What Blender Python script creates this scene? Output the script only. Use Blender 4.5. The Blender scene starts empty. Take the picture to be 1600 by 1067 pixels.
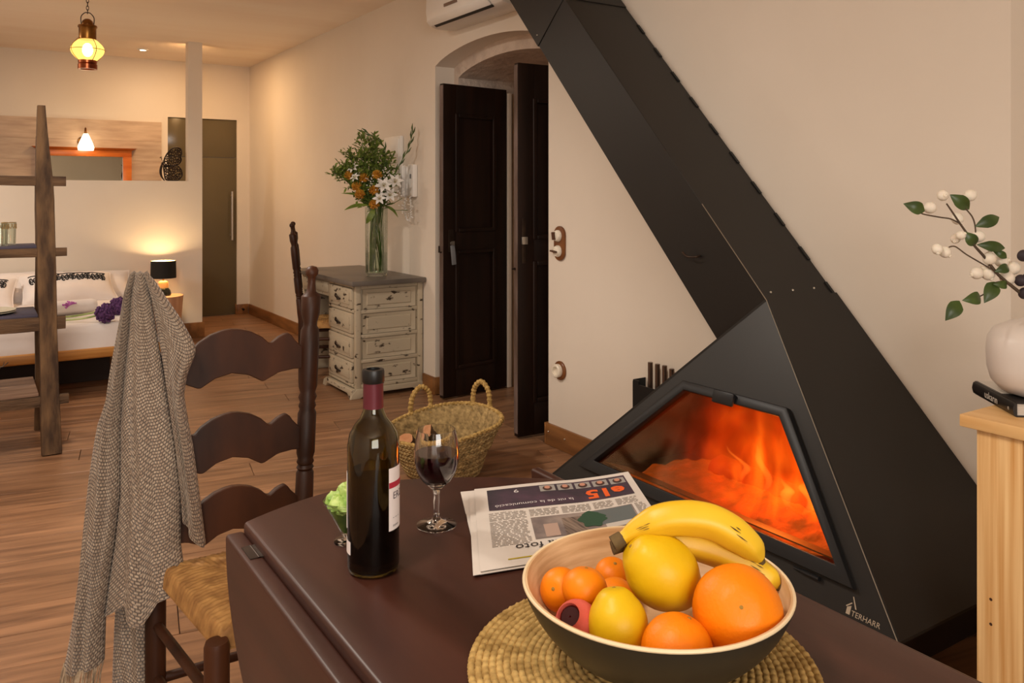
import bpy, bmesh, math, random
from mathutils import Vector, Matrix, noise as mnoise
PI = math.pi
random.seed(7)
C = bpy.context.scene.collection
sc = bpy.context.scene

# ------------------------------------------------------------------ camera, world, lights, exposure
YAW = math.radians(32.9)
cam_d = bpy.data.cameras.new('camera'); cam = bpy.data.objects.new('camera', cam_d); C.objects.link(cam)
cam_d.sensor_width = 36; cam_d.lens = 1300 * 36 / 1600; cam_d.shift_y = -(533.5 - 302) / 1600
cam_d.clip_start = 0.02
cam.location = (0, 0, 1.3); cam.rotation_euler = (PI / 2, 0, -YAW)
sc.camera = cam
sc.view_settings.view_transform = 'Standard'; sc.view_settings.look = 'None'
sc.view_settings.gamma = 1; sc.view_settings.use_curve_mapping = False
sc.view_settings.exposure = 0.0
w = bpy.data.worlds.new('world'); sc.world = w; w.use_nodes = True
w.node_tree.nodes['Background'].inputs[0].default_value = (0.9, 0.8, 0.7, 1)
w.node_tree.nodes['Background'].inputs[1].default_value = 0.05

def area(name, loc, rot, size, power, col, sy=None, shape=None):
    l = bpy.data.lights.new(name, 'AREA'); l.energy = power; l.color = col
    l.shape = shape or ('RECTANGLE' if sy else 'SQUARE'); l.size = size
    if sy: l.size_y = sy
    o = bpy.data.objects.new(name, l); o.location = loc; o.rotation_euler = rot; C.objects.link(o); return o
def point(name, loc, power, col, r=0.03):
    l = bpy.data.lights.new(name, 'POINT'); l.energy = power; l.color = col; l.shadow_soft_size = r
    o = bpy.data.objects.new(name, l); o.location = loc; C.objects.link(o); return o
WARM = (1.0, 0.76, 0.52); SOFT = (1.0, 0.90, 0.78)
# soft rear light and unseen ceiling fill lights, added to brighten the room
area('rear_fill_light', (-0.5, -2.30, 1.65), (PI / 2, 0, 0), 1.9, 78, (1.0, 0.95, 0.88), 1.3)
area('fill_light_table', (-0.35, 0.75, 2.62), (0, 0, 0), 0.34, 28, SOFT, shape='DISK')
area('fill_light_middle', (0.1, 3.4, 2.62), (0, 0, 0), 0.34, 47, SOFT, shape='DISK')
area('fill_light_bed', (-0.9, 6.6, 2.62), (0, 0, 0), 0.34, 34, SOFT, shape='DISK')

# ------------------------------------------------------------------ helpers
def S(r, g, b):
    f = lambda c: (c / 255 / 12.92) if c <= 10 else ((c / 255 + 0.055) / 1.055) ** 2.4
    return (f(r), f(g), f(b), 1)
MATS = {}
def mat(name, col, col2=None, scale=6, stretch=(1, 1, 1), rough=0.5, metal=0.0, bump=0.0, bscale=None, bdist=0.01,
        trans=0.0, ior=1.45, emit=None, estr=0, coat=0.0, rot=(0, 0, 0), detail=4, lo=0.35, hi=0.65, sub=0, rnd=0, spec=None, sheen=0, alpha=1.0, dist=0.0):
    if name in MATS: return MATS[name]
    m = bpy.data.materials.new(name); m.use_nodes = True; nt = m.node_tree; N = nt.nodes; L = nt.links
    b = N['Principled BSDF']; I = b.inputs
    I['Base Color'].default_value = col; I['Roughness'].default_value = rough; I['Metallic'].default_value = metal
    I['Transmission Weight'].default_value = trans; I['IOR'].default_value = ior; I['Coat Weight'].default_value = coat
    I['Alpha'].default_value = alpha
    if spec is not None: I['Specular IOR Level'].default_value = spec
    if sheen: I['Sheen Weight'].default_value = sheen
    if sub: I['Subsurface Weight'].default_value = sub; I['Subsurface Radius'].default_value = (0.01, 0.005, 0.002)
    if emit: I['Emission Color'].default_value = emit; I['Emission Strength'].default_value = estr
    if col2 or bump:
        tc = N.new('ShaderNodeTexCoord'); mp = N.new('ShaderNodeMapping'); L.new(tc.outputs['Object'], mp.inputs[0])
        mp.inputs['Scale'].default_value = stretch; mp.inputs['Rotation'].default_value = rot
    if col2:
        if rnd:
            oi = N.new('ShaderNodeObjectInfo'); vm = N.new('ShaderNodeVectorMath'); vm.operation = 'SCALE'; vm.inputs[0].default_value = (37, 19, 11)
            L.new(oi.outputs['Random'], vm.inputs['Scale']); va = N.new('ShaderNodeVectorMath'); L.new(mp.outputs[0], va.inputs[0]); L.new(vm.outputs[0], va.inputs[1]); vec = va.outputs[0]
        else: vec = mp.outputs[0]
        n = N.new('ShaderNodeTexNoise'); n.inputs['Scale'].default_value = scale; n.inputs['Detail'].default_value = detail; n.inputs['Distortion'].default_value = dist
        L.new(vec, n.inputs['Vector'])
        r = N.new('ShaderNodeValToRGB'); r.color_ramp.elements[0].position = lo; r.color_ramp.elements[1].position = hi
        r.color_ramp.elements[0].color = col; r.color_ramp.elements[1].color = col2
        L.new(n.outputs[0], r.inputs[0]); out = r.outputs[0]
        if rnd:
            hs = N.new('ShaderNodeHueSaturation'); mr = N.new('ShaderNodeMapRange'); L.new(oi.outputs['Random'], mr.inputs[0])
            mr.inputs[3].default_value = 1 - rnd; mr.inputs[4].default_value = 1 + rnd; L.new(mr.outputs[0], hs.inputs['Value']); L.new(out, hs.inputs['Color']); out = hs.outputs[0]
        L.new(out, I['Base Color'])
    if bump:
        n2 = N.new('ShaderNodeTexNoise'); n2.inputs['Scale'].default_value = bscale or scale * 3; n2.inputs['Detail'].default_value = 6; L.new(mp.outputs[0], n2.inputs['Vector'])
        bp = N.new('ShaderNodeBump'); bp.inputs['Strength'].default_value = bump; bp.inputs['Distance'].default_value = bdist
        L.new(n2.outputs[0], bp.inputs['Height']); L.new(bp.outputs[0], I['Normal'])
    MATS[name] = m; return m
def emis(name, col, strength, transp=0.0, tcol=None):
    m = bpy.data.materials.new(name); m.use_nodes = True; N = m.node_tree.nodes; L = m.node_tree.links
    N.remove(N['Principled BSDF']); o = N['Material Output']; e = N.new('ShaderNodeEmission'); e.inputs[0].default_value = col; e.inputs[1].default_value = strength
    if transp:
        t = N.new('ShaderNodeBsdfTransparent'); t.inputs[0].default_value = tcol or (1, 1, 1, 1); x = N.new('ShaderNodeMixShader'); x.inputs[0].default_value = transp
        L.new(e.outputs[0], x.inputs[1]); L.new(t.outputs[0], x.inputs[2]); L.new(x.outputs[0], o.inputs[0])
    else: L.new(e.outputs[0], o.inputs[0])
    MATS[name] = m; return m
def clear_glass(name, tint=(1, 1, 1, 1), gloss=0.12, rough=0.02, fres=0.45):
    # thin-walled pane: lets light through straight and mirrors a little of the room
    m = bpy.data.materials.new(name); m.use_nodes = True; N = m.node_tree.nodes; L = m.node_tree.links
    N.remove(N['Principled BSDF']); o = N['Material Output']; t = N.new('ShaderNodeBsdfTransparent'); t.inputs[0].default_value = tint
    g = N.new('ShaderNodeBsdfGlossy'); g.inputs['Roughness'].default_value = rough; fr = N.new('ShaderNodeFresnel'); fr.inputs[0].default_value = 1.45
    ad = N.new('ShaderNodeMath'); ad.operation = 'MULTIPLY_ADD'; ad.inputs[1].default_value = fres; ad.inputs[2].default_value = gloss * 0.1
    x = N.new('ShaderNodeMixShader'); L.new(fr.outputs[0], ad.inputs[0]); L.new(ad.outputs[0], x.inputs[0]); L.new(t.outputs[0], x.inputs[1]); L.new(g.outputs[0], x.inputs[2]); L.new(x.outputs[0], o.inputs[0])
    MATS[name] = m; return m

def V(*a): return Vector(a)
def lerp(a, b, t): return a + (b - a) * t
def interp(tab, x):
    if x <= tab[0][0]: return tab[0][1]
    for (a, b), (c, d) in zip(tab, tab[1:]):
        if x <= c: return b + (d - b) * (x - a) / (c - a)
    return tab[-1][1]
def spline(pts, n=6, closed=False):
    P = [Vector(p) for p in pts]; out = []; m = len(P)
    rng = range(m if closed else m - 1)
    for i in rng:
        p0 = P[(i - 1) % m] if closed or i > 0 else P[0]; p1 = P[i]; p2 = P[(i + 1) % m]; p3 = P[(i + 2) % m] if closed or i + 2 < m else P[-1]
        for k in range(n):
            t = k / n
            out.append(0.5 * ((2 * p1) + (p2 - p0) * t + (2 * p0 - 5 * p1 + 4 * p2 - p3) * t * t + (3 * p1 - p0 - 3 * p2 + p3) * t ** 3))
    if not closed: out.append(P[-1])
    return out
def frame_from(z, x=None):
    z = Vector(z).normalized(); x = Vector(x) if x is not None else (V(1, 0, 0) if abs(z.x) < 0.9 else V(0, 1, 0))
    x = (x - z * x.dot(z)).normalized(); y = z.cross(x); return Matrix((x, y, z)).transposed()

class MB:
    def __init__(self): self.v = []; self.f = []
    def add(self, vs, fs):
        o = len(self.v); self.v += [Vector(p) for p in vs]; self.f += [tuple(i + o for i in q) for q in fs]; return self
    def box(self, x0, x1, y0, y1, z0, z1):
        return self.add([(x0, y0, z0), (x1, y0, z0), (x1, y1, z0), (x0, y1, z0), (x0, y0, z1), (x1, y0, z1), (x1, y1, z1), (x0, y1, z1)],
                        [(0, 3, 2, 1), (4, 5, 6, 7), (0, 1, 5, 4), (1, 2, 6, 5), (2, 3, 7, 6), (3, 0, 4, 7)])
    def obox(self, c, h, M):
        c = Vector(c); P = [c + M @ V(sx * h[0], sy * h[1], sz * h[2]) for sz in (-1, 1) for sx, sy in ((-1, -1), (1, -1), (1, 1), (-1, 1))]
        return self.add(P, [(0, 3, 2, 1), (4, 5, 6, 7), (0, 1, 5, 4), (1, 2, 6, 5), (2, 3, 7, 6), (3, 0, 4, 7)])
    def hexa(self, bot, top):
        return self.add(list(bot) + list(top), [(0, 3, 2, 1), (4, 5, 6, 7), (0, 1, 5, 4), (1, 2, 6, 5), (2, 3, 7, 6), (3, 0, 4, 7)])
    def prism(self, poly, vec):
        n = len(poly); vec = Vector(vec); A = [Vector(p) for p in poly]
        return self.add(A + [p + vec for p in A], [tuple(range(n - 1, -1, -1)), tuple(range(n, 2 * n))] + [(i, (i + 1) % n, n + (i + 1) % n, n + i) for i in range(n)])
    def tube(self, pts, r, n=8, closed=False, caps=True, flat=1.0):
        P = [Vector(p) for p in pts]; m = len(P); R = r if isinstance(r, (list, tuple)) else [r] * m
        T = []
        for i in range(m):
            a = P[(i - 1) % m] if closed or i > 0 else P[i]; b = P[(i + 1) % m] if closed or i < m - 1 else P[i]
            d = b - a; T.append(d.normalized() if d.length > 1e-9 else V(0, 0, 1))
        X = frame_from(T[0]).col[0].copy(); vs = []
        for i in range(m):
            X = (X - T[i] * X.dot(T[i])); X = X.normalized() if X.length > 1e-6 else frame_from(T[i]).col[0].copy()
            Y = T[i].cross(X)
            for k in range(n):
                a = 2 * PI * k / n; vs.append(P[i] + X * (math.cos(a) * R[i]) + Y * (math.sin(a) * R[i] * flat))
        fs = []
        for i in range(m if closed else m - 1):
            j = (i + 1) % m
            for k in range(n): fs.append((i * n + k, i * n + (k + 1) % n, j * n + (k + 1) % n, j * n + k))
        if caps and not closed: fs.append(tuple(range(n - 1, -1, -1))); fs.append(tuple((m - 1) * n + k for k in range(n)))
        return self.add(vs, fs)
    def lathe(self, prof, c=(0, 0, 0), n=28, M=None, caps=True, sx=1, sy=1):
        c = Vector(c); M = M or Matrix.Identity(3); vs = []
        for r, z in prof:
            for k in range(n):
                a = 2 * PI * k / n; vs.append(c + M @ V(r * math.cos(a) * sx, r * math.sin(a) * sy, z))
        m = len(prof); fs = [(i * n + k, i * n + (k + 1) % n, (i + 1) * n + (k + 1) % n, (i + 1) * n + k) for i in range(m - 1) for k in range(n)]
        if caps: fs.append(tuple(range(n - 1, -1, -1))); fs.append(tuple((m - 1) * n + k for k in range(n)))
        return self.add(vs, fs)
    def grid(self, fn, nu, nv, cu=False, cv=False):
        vs = [fn(i / (nu if cu else nu - 1), j / (nv if cv else nv - 1)) for i in range(nu) for j in range(nv)]
        fs = [(i * nv + j, ((i + 1) % nu) * nv + j, ((i + 1) % nu) * nv + (j + 1) % nv, i * nv + (j + 1) % nv)
              for i in range(nu if cu else nu - 1) for j in range(nv if cv else nv - 1)]
        return self.add(vs, fs)
    def sphere(self, c, r, nu=20, nv=12, s=(1, 1, 1), M=None, fn=None):
        c = Vector(c); M = M or Matrix.Identity(3)
        def g(u, v):
            th = PI * (0.001 + 0.998 * v); a = 2 * PI * u; p = V(math.sin(th) * math.cos(a), math.sin(th) * math.sin(a), math.cos(th)); k = fn(p) if fn else 1
            return c + M @ V(p.x * r * s[0] * k, p.y * r * s[1] * k, p.z * r * s[2] * k)
        return self.grid(g, nu, nv, cu=True)
    def text(self, body, size, fn, bold=0.0):
        cu = bpy.data.curves.new('tmp', 'FONT'); cu.body = body; cu.size = size; cu.resolution_u = 2; cu.offset = bold
        o = bpy.data.objects.new('tmp', cu); C.objects.link(o); bpy.context.view_layer.update()
        me = bpy.data.meshes.new_from_object(o.evaluated_get(bpy.context.evaluated_depsgraph_get()))
        self.add([fn(v.co.x, v.co.y) for v in me.vertices], [tuple(p.vertices) for p in me.polygons])
        bpy.data.objects.remove(o); bpy.data.curves.remove(cu); bpy.data.meshes.remove(me); return self
    def build(self, name, m, parent=None, bevel=0, seg=2, ang=38, loc=None, solid=0, weld=False):
        me = bpy.data.meshes.new(name); o = bpy.data.objects.new(name, me)
        off = Vector(parent_loc(parent)) if parent is not None else Vector(loc or (0, 0, 0))
        me.from_pydata([tuple(p - off) for p in self.v], [], self.f)
        bm = bmesh.new(); bm.from_mesh(me)
        if weld: bmesh.ops.remove_doubles(bm, verts=bm.verts, dist=1e-5)
        bmesh.ops.recalc_face_normals(bm, faces=bm.faces)
        if bevel:
            ed = [e for e in bm.edges if len(e.link_faces) == 2 and e.calc_face_angle(0) > math.radians(30)]
            bmesh.ops.bevel(bm, geom=ed, offset=bevel, segments=seg, profile=0.5, affect='EDGES', clamp_overlap=True)
        if solid: bmesh.ops.solidify(bm, geom=bm.faces, thickness=solid)
        bm.to_mesh(me); bm.free(); me.shade_smooth(); me.set_sharp_from_angle(angle=math.radians(ang))
        me.materials.append(m); C.objects.link(o)
        if parent is not None: o.parent = parent
        else: o.location = off
        return o
def parent_loc(p):
    l = Vector((0, 0, 0))
    while p is not None: l += p.location; p = p.parent
    return l
def tag(o, label, cat, group=None):
    o['label'] = label; o['category'] = cat
    if group: o['group'] = group
    return o
def thing(name, label, cat, loc=(0, 0, 0), group=None):
    o = bpy.data.objects.new(name, None); o.empty_display_size = 0.05; C.objects.link(o); o.location = loc; return tag(o, label, cat, group)
def st(o, label=None):
    o['kind'] = 'structure'
    if label: o['label'] = label
    return o
def dup(root, loc=None, rotz=None, label=None):
    r = root.copy(); C.objects.link(r)
    if loc is not None: r.location = loc
    if rotz is not None: r.rotation_euler = (0, 0, rotz)
    if label: r['label'] = label
    for ch in list(root.children):
        c = ch.copy(); C.objects.link(c); c.parent = r
        for g in ch.children:
            d = g.copy(); C.objects.link(d); d.parent = c
    return r

# ------------------------------------------------------------------ materials
M_wall = mat('plaster_wall', S(230, 219, 205), S(224, 212, 197), 1.3, rough=0.9, bump=0.06, bscale=40, bdist=0.004, lo=0.3, hi=0.7)
M_rough = mat('rough_plaster', S(214, 197, 182), S(190, 172, 158), 7, rough=0.95, bump=0.7, bscale=22, bdist=0.02)
M_ceil = mat('ceiling_paint', S(248, 234, 216), S(242, 224, 204), 0.8, stretch=(0.4, 3, 1), rough=0.8, bump=0.05, bscale=6, bdist=0.01)
M_plank = mat('laminate_plank', S(108, 76, 54), S(168, 124, 90), 2.2, stretch=(1.0, 11, 1), rough=0.36, bump=0.08, bscale=30, bdist=0.002, lo=0.28, hi=0.72, rnd=0.13, detail=8, dist=0.5)
M_base = mat('baseboard_wood', S(112, 72, 38), S(146, 98, 54), 3, stretch=(6, 1, 6), rough=0.42, bump=0.05)
M_dark = mat('dark_door_wood', S(24, 12, 6), S(36, 19, 10), 3, stretch=(5, 5, 0.5), rough=0.5, spec=0.3, bump=0.12, bscale=14, bdist=0.004)
M_dedge = mat('worn_door_edge', S(120, 102, 96), S(84, 66, 56), 9, stretch=(1, 1, 0.3), rough=0.7)
M_steel = mat('black_steel', S(34, 32, 30), S(41, 38, 36), 2.0, rough=0.40, metal=0.25, spec=0.4, lo=0.2, hi=0.8)
M_steel2 = mat('black_steel_frame', S(40, 40, 41), rough=0.42, metal=0.5)
M_seam = mat('bare_steel_edge', S(150, 140, 125), rough=0.35, metal=0.9)
M_bolt = mat('zinc_bolt', S(200, 195, 185), rough=0.3, metal=0.9)
M_chair = mat('dark_turned_wood', S(38, 19, 10), S(70, 38, 20), 4, stretch=(2, 2, 0.6), rough=0.46, bump=0.12, bscale=16, bdist=0.003, spec=0.32)
M_table = mat('mahogany', S(46, 23, 16), S(74, 40, 29), 1.6, stretch=(9, 1, 9), rough=0.40, bump=0.05, bscale=10, bdist=0.002, spec=0.42, lo=0.25, hi=0.75, detail=7)
M_rust = mat('old_timber', S(58, 40, 26), S(112, 84, 56), 5, stretch=(4, 4, 0.7), rough=0.85, bump=0.6, bscale=24, bdist=0.012)
M_rustx = mat('old_timber_rail', S(60, 42, 28), S(104, 78, 54), 5, stretch=(0.7, 4, 4), rough=0.85, bump=0.5, bscale=24, bdist=0.01)
M_shelfp = mat('slate_painted_board', S(58, 52, 66), S(76, 70, 86), 5, rough=0.7)
M_shelfw = mat('worn_brown_board', S(118, 90, 72), S(146, 116, 96), 5, stretch=(0.6, 4, 4), rough=0.75)
M_paint = mat('chipped_cream_paint', S(64, 50, 36), S(184, 170, 146), 15, stretch=(1, 1, 2.2), rough=0.6, bump=0.25, bscale=22, bdist=0.004, lo=0.33, hi=0.39, detail=9)
M_gtop = mat('grey_desk_top', S(92, 84, 76), S(112, 103, 94), 3, rough=0.38)
M_pine = mat('pine', S(206, 150, 84), S(244, 206, 148), 3.0, stretch=(22, 22, 0.5), rough=0.45, lo=0.3, hi=0.7, detail=5)
M_pinet = mat('pine_top', S(216, 166, 104), S(236, 194, 134), 3.0, stretch=(14, 0.7, 14), rough=0.42, lo=0.3, hi=0.7)
M_bedwood = mat('honey_bed_wood', S(176, 118, 56), S(206, 148, 78), 3, stretch=(0.6, 8, 8), rough=0.4)
M_white = mat('white_plastic', S(236, 232, 226), rough=0.35)
M_grey = mat('grey_plastic', S(120, 120, 122), rough=0.5)
M_blackp = mat('black_plastic', S(18, 17, 17), rough=0.4)
M_brass = mat('aged_brass', S(150, 104, 48), S(110, 70, 36), 12, rough=0.32, metal=0.9)
M_copper = mat('copper', S(176, 100, 62), S(128, 64, 40), 12, rough=0.28, metal=0.9)
M_iron = mat('dark_iron', S(70, 56, 46), S(44, 34, 28), 12, rough=0.45, metal=0.7)
M_steelb = mat('brushed_steel', S(190, 182, 172), rough=0.3, metal=0.9)
M_linen = mat('white_linen', S(236, 228, 224), S(226, 214, 208), 3, rough=0.9, bump=0.15, bscale=8, bdist=0.01)
M_ink = mat('black_ink', S(38, 36, 38), rough=0.9)
M_leaf = mat('leaf_green', S(84, 104, 36), S(124, 140, 60), 14, rough=0.5)
M_dleaf = mat('glossy_dark_leaf', S(48, 66, 28), S(70, 90, 40), 14, rough=0.38)
M_stem = mat('stem_green', S(66, 88, 36), S(96, 116, 56), 14, rough=0.55)
M_twig = mat('twig_brown', S(66, 52, 40), S(92, 74, 56), 14, rough=0.7)
M_soil = mat('straw', S(150, 118, 62), S(196, 162, 98), 60, rough=0.85, bump=0.3, bscale=90, bdist=0.003)

# ------------------------------------------------------------------ the setting
XW, CH = 2.505, 2.665
st(bpy.data.objects.new('floor', None)); floor = bpy.data.objects['floor']; C.objects.link(floor)
MB().box(-2.2, 3.6, -2.4, 9.3, -0.08, -0.012).build('underlay', mat('joint_brown', S(58, 40, 28), rough=0.8), floor)  # one even dark brown that shows in the plank joints
ang = math.atan2(-0.155, 0.988); ca, sa = math.cos(ang), math.sin(ang)
def clip(poly, xmin, xmax, ymin, ymax):
    for (ax, lim, sg) in ((0, xmin, 1), (0, xmax, -1), (1, ymin, 1), (1, ymax, -1)):
        out = []
        for i in range(len(poly)):
            a, b = poly[i - 1], poly[i]; da, db = (a[ax] - lim) * sg, (b[ax] - lim) * sg
            if da >= 0: 
                if db >= 0: out.append(b)
                else: t = da / (da - db); out.append(tuple(a[k] + (b[k] - a[k]) * t for k in (0, 1)))
            elif db >= 0: t = da / (da - db); out += [tuple(a[k] + (b[k] - a[k]) * t for k in (0, 1)), b]
        poly = out
        if not poly: return []
    return poly
PW, PLN = 0.192, 1.28
for r in range(-20, 62):
    off = (r * 0.47) % 1 * PLN
    for k in range(-5, 6):
        cx, cy = k * PLN + off, r * PW + 0.05
        wx, wy = cx * ca - cy * sa, cx * sa + cy * ca
        g = 0.0012
        q = [(cx + sx * (PLN / 2 - g), cy + sy * (PW / 2 - g)) for sx, sy in ((-1, -1), (1, -1), (1, 1), (-1, 1))]
        q = clip([(x * ca - y * sa, x * sa + y * ca) for x, y in q], -2.2, XW + 0.0, -2.4, 9.22)
        if len(q) < 3: continue
        loc = [((x - wx) * ca + (y - wy) * sa, -(x - wx) * sa + (y - wy) * ca) for x, y in q]
        A = sum(loc[i - 1][0] * loc[i][1] - loc[i][0] * loc[i - 1][1] for i in range(len(loc))) / 2
        if abs(A) < 0.004: continue
        o = MB().prism([(x, y, -0.012) for x, y in loc], (0, 0, 0.012)).build('plank', M_plank, None, bevel=0.0012, seg=1)
        o.location = (wx, wy, 0); o.rotation_euler = (0, 0, ang); o.parent = floor
for i in range(8):   # threshold boards in the doorway
    o = MB().box(-0.5, 0.5, -0.073, 0.073, -0.012, 0).build('plank', M_plank, None, bevel=0.0012, seg=1)
    o.location = (XW + 0.5, 3.60 + i * 0.148 + 0.05, 0); o.parent = floor
# right wall with the arched doorway (outline in Y,Z, extruded in X)
def arch(y0, y1, zs, zc, n=20):
    return [(lerp(y0, y1, i / n), zs + (zc - zs) * (1 - (2 * i / n - 1) ** 2) ** 0.8) for i in range(n + 1)]
o1 = [(1.23, 0), (3.523, 0)] + arch(3.523, 4.786, 2.12, 2.215) + [(4.786, 0), (9.22, 0), (9.22, CH), (1.23, CH)]
wall_r = st(MB().prism([(XW, y, z) for y, z in o1], (0.14, 0, 0)).build('wall_right', M_wall), 'cream plaster wall with an arched doorway')
o2 = [(3.30, 0), (3.60, 0)] + arch(3.60, 4.73, 2.05, 2.135) + [(4.73, 0), (5.1, 0), (5.1, CH), (3.30, CH)]
st(MB().prism([(XW + 0.14, y, z) for y, z in o2], (0.86, 0, 0)).build('wall_doorway', M_rough), 'rough plaster tunnel of the doorway')
st(MB().box(XW + 0.141, 2.849, 1.23, 1.40, 0, CH).build('wall_corner', M_wall), 'end of the cream wall beside the cabinet')
st(MB().box(XW + 1.0, XW + 1.1, 3.2, 5.2, 0, CH).build('wall_outer', M_rough), 'plaster wall closing the doorway')
st(MB().box(2.85, 2.95, -2.4, 1.6, 0, CH).build('wall_niche', M_wall), 'wall set back beside the pine cabinet')
# far wall with the smoked glass door
fw = [(-2.2, 0), (1.674, 0), (1.674, 2.085), (2.372, 2.085), (2.372, 0), (XW, 0), (XW, CH), (-2.2, CH)]
wall_f = st(MB().prism([(x, 9.1, z) for x, z in fw], (0, 0.12, 0)).build('wall_far', M_wall), 'far wall behind the half wall')
st(MB().box(-2.3, -2.2, -2.4, 9.22, 0, CH).build('wall_left', M_wall))
st(MB().box(-2.2, -1.5, -2.5, -2.4, 0, CH).box(0.5, 2.95, -2.5, -2.4, 0, CH).box(-1.5, 0.5, -2.5, -2.4, 0, 0.95).box(-1.5, 0.5, -2.5, -2.4, 2.35, CH).build('wall_near', M_wall))
st(MB().box(-2.3, 3.7, -2.5, 9.3, CH, CH + 0.1).build('ceiling', M_ceil), 'warm cream ceiling')
st(MB().prism([(x, 7.86, z) for x, z in [(-2.2, 0), (1.74, 0), (1.74, CH), (1.62, CH), (1.62, 1.41), (-2.2, 1.41)]], (0, 0.12, 0)).build('wall_partition', M_wall), 'half wall behind the bed with a slim post to the ceiling')
wn = bpy.data.objects.new('window_1', None); C.objects.link(wn); st(wn); wn.location = (-0.5, -2.45, 0.95)  # window out of view, put in to go with the added rear light
MB().box(-1.5, -1.44, -2.48, -2.42, 0.95, 2.35).box(0.44, 0.5, -2.48, -2.42, 0.95, 2.35).box(-1.5, 0.5, -2.48, -2.42, 0.95, 1.01).box(-1.5, 0.5, -2.48, -2.42, 2.29, 2.35).box(-0.53, -0.47, -2.48, -2.42, 1.0, 2.3).build('window_frame', M_white, wn)
# baseboards
def board(name, segs):
    p = bpy.data.objects.new(name, None); C.objects.link(p); st(p)
    for s in segs: MB().box(*s).build('board', M_base, p, bevel=0.003)
board('baseboard_right', [(XW - 0.016, XW, 2.55, 3.523, 0.001, 0.112), (XW - 0.016, XW + 0.10, 3.523, 3.540, 0.001, 0.112), (XW - 0.016, XW, 4.79, 4.94, 0.001, 0.112), (XW - 0.016, XW + 0.12, 4.770, 4.786, 0.001, 0.112),
                       (XW - 0.016, XW, 5.95, 7.5, 0.001, 0.108), (XW - 0.016, XW, 7.502, 9.085, 0.001, 0.108)])
board('baseboard_far', [(2.372, XW - 0.017, 9.084, 9.1, 0.001, 0.108), (2.356, 2.372, 9.084, 9.16, 0.001, 0.108)])
board('baseboard_partition', [(1.10, 1.757, 7.842, 7.86, 0.001, 0.135), (1.74, 1.757, 7.861, 7.98, 0.001, 0.135)])
for yy, zz in ((3.50, 0.072), (3.36, 0.066)):
    MB().sphere((XW - 0.017, yy, zz), 0.005, 10, 6).build('nail_head', M_bolt, bpy.data.objects['baseboard_right'])
MB().tube([(2.43, 9.083, 0.055), (2.43, 9.05, 0.055)], 0.012, 10).build('door_stop', M_iron, bpy.data.objects['baseboard_far'])
# smoked glass door
M_smoke = mat('smoked_glass', S(104, 92, 68), S(96, 84, 62), 0.6, rough=0.16, spec=0.5)
gd = bpy.data.objects.new('door_1', None); C.objects.link(gd); st(gd, 'smoked glass sliding door with a tall steel handle'); gd.location = (2.02, 9.13, 0)
MB().box(1.64, 2.40, 9.121, 9.133, 0.004, 1.678).build('pane', M_smoke, gd, bevel=0.001)
MB().box(1.64, 2.40, 9.121, 9.133, 1.682, 2.12).build('pane', M_smoke, gd, bevel=0.001)
MB().tube([(2.315, 9.075, 0.80), (2.315, 9.075, 1.32)], 0.012, 12).tube([(2.315, 9.075, 0.85), (2.315, 9.121, 0.85)], 0.008).tube([(2.315, 9.075, 1.27), (2.315, 9.121, 1.27)], 0.008).build('door_handle', M_steelb, gd)
# wood-look tiles on the far wall
M_tile = mat('wood_look_tile', S(176, 150, 128), S(204, 180, 156), 3, stretch=(1.2, 8, 8), rough=0.5, rnd=0.10, lo=0.3, hi=0.7, detail=8)
ty = 2.025; row = 0
while ty > 0.75:
    x = 1.61 - 0.0
    L0 = [1.05, 0.62, 0.85, 0.45, 0.95][row % 5]
    first = True
    while x > -2.2:
        ln = L0 if first else 1.05; first = False
        x0 = max(-2.2, x - ln)
        o = MB().box(-(x - x0) / 2 + 0.0003, (x - x0) / 2 - 0.0003, -0.011, 0.011, -0.0997, 0.0997).build('tile', M_tile, None, bevel=0.0008, seg=1)
        o.location = ((x + x0) / 2, 9.0885, ty - 0.1); o.parent = wall_f
        x = x0
    ty -= 0.2; row += 1
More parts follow.
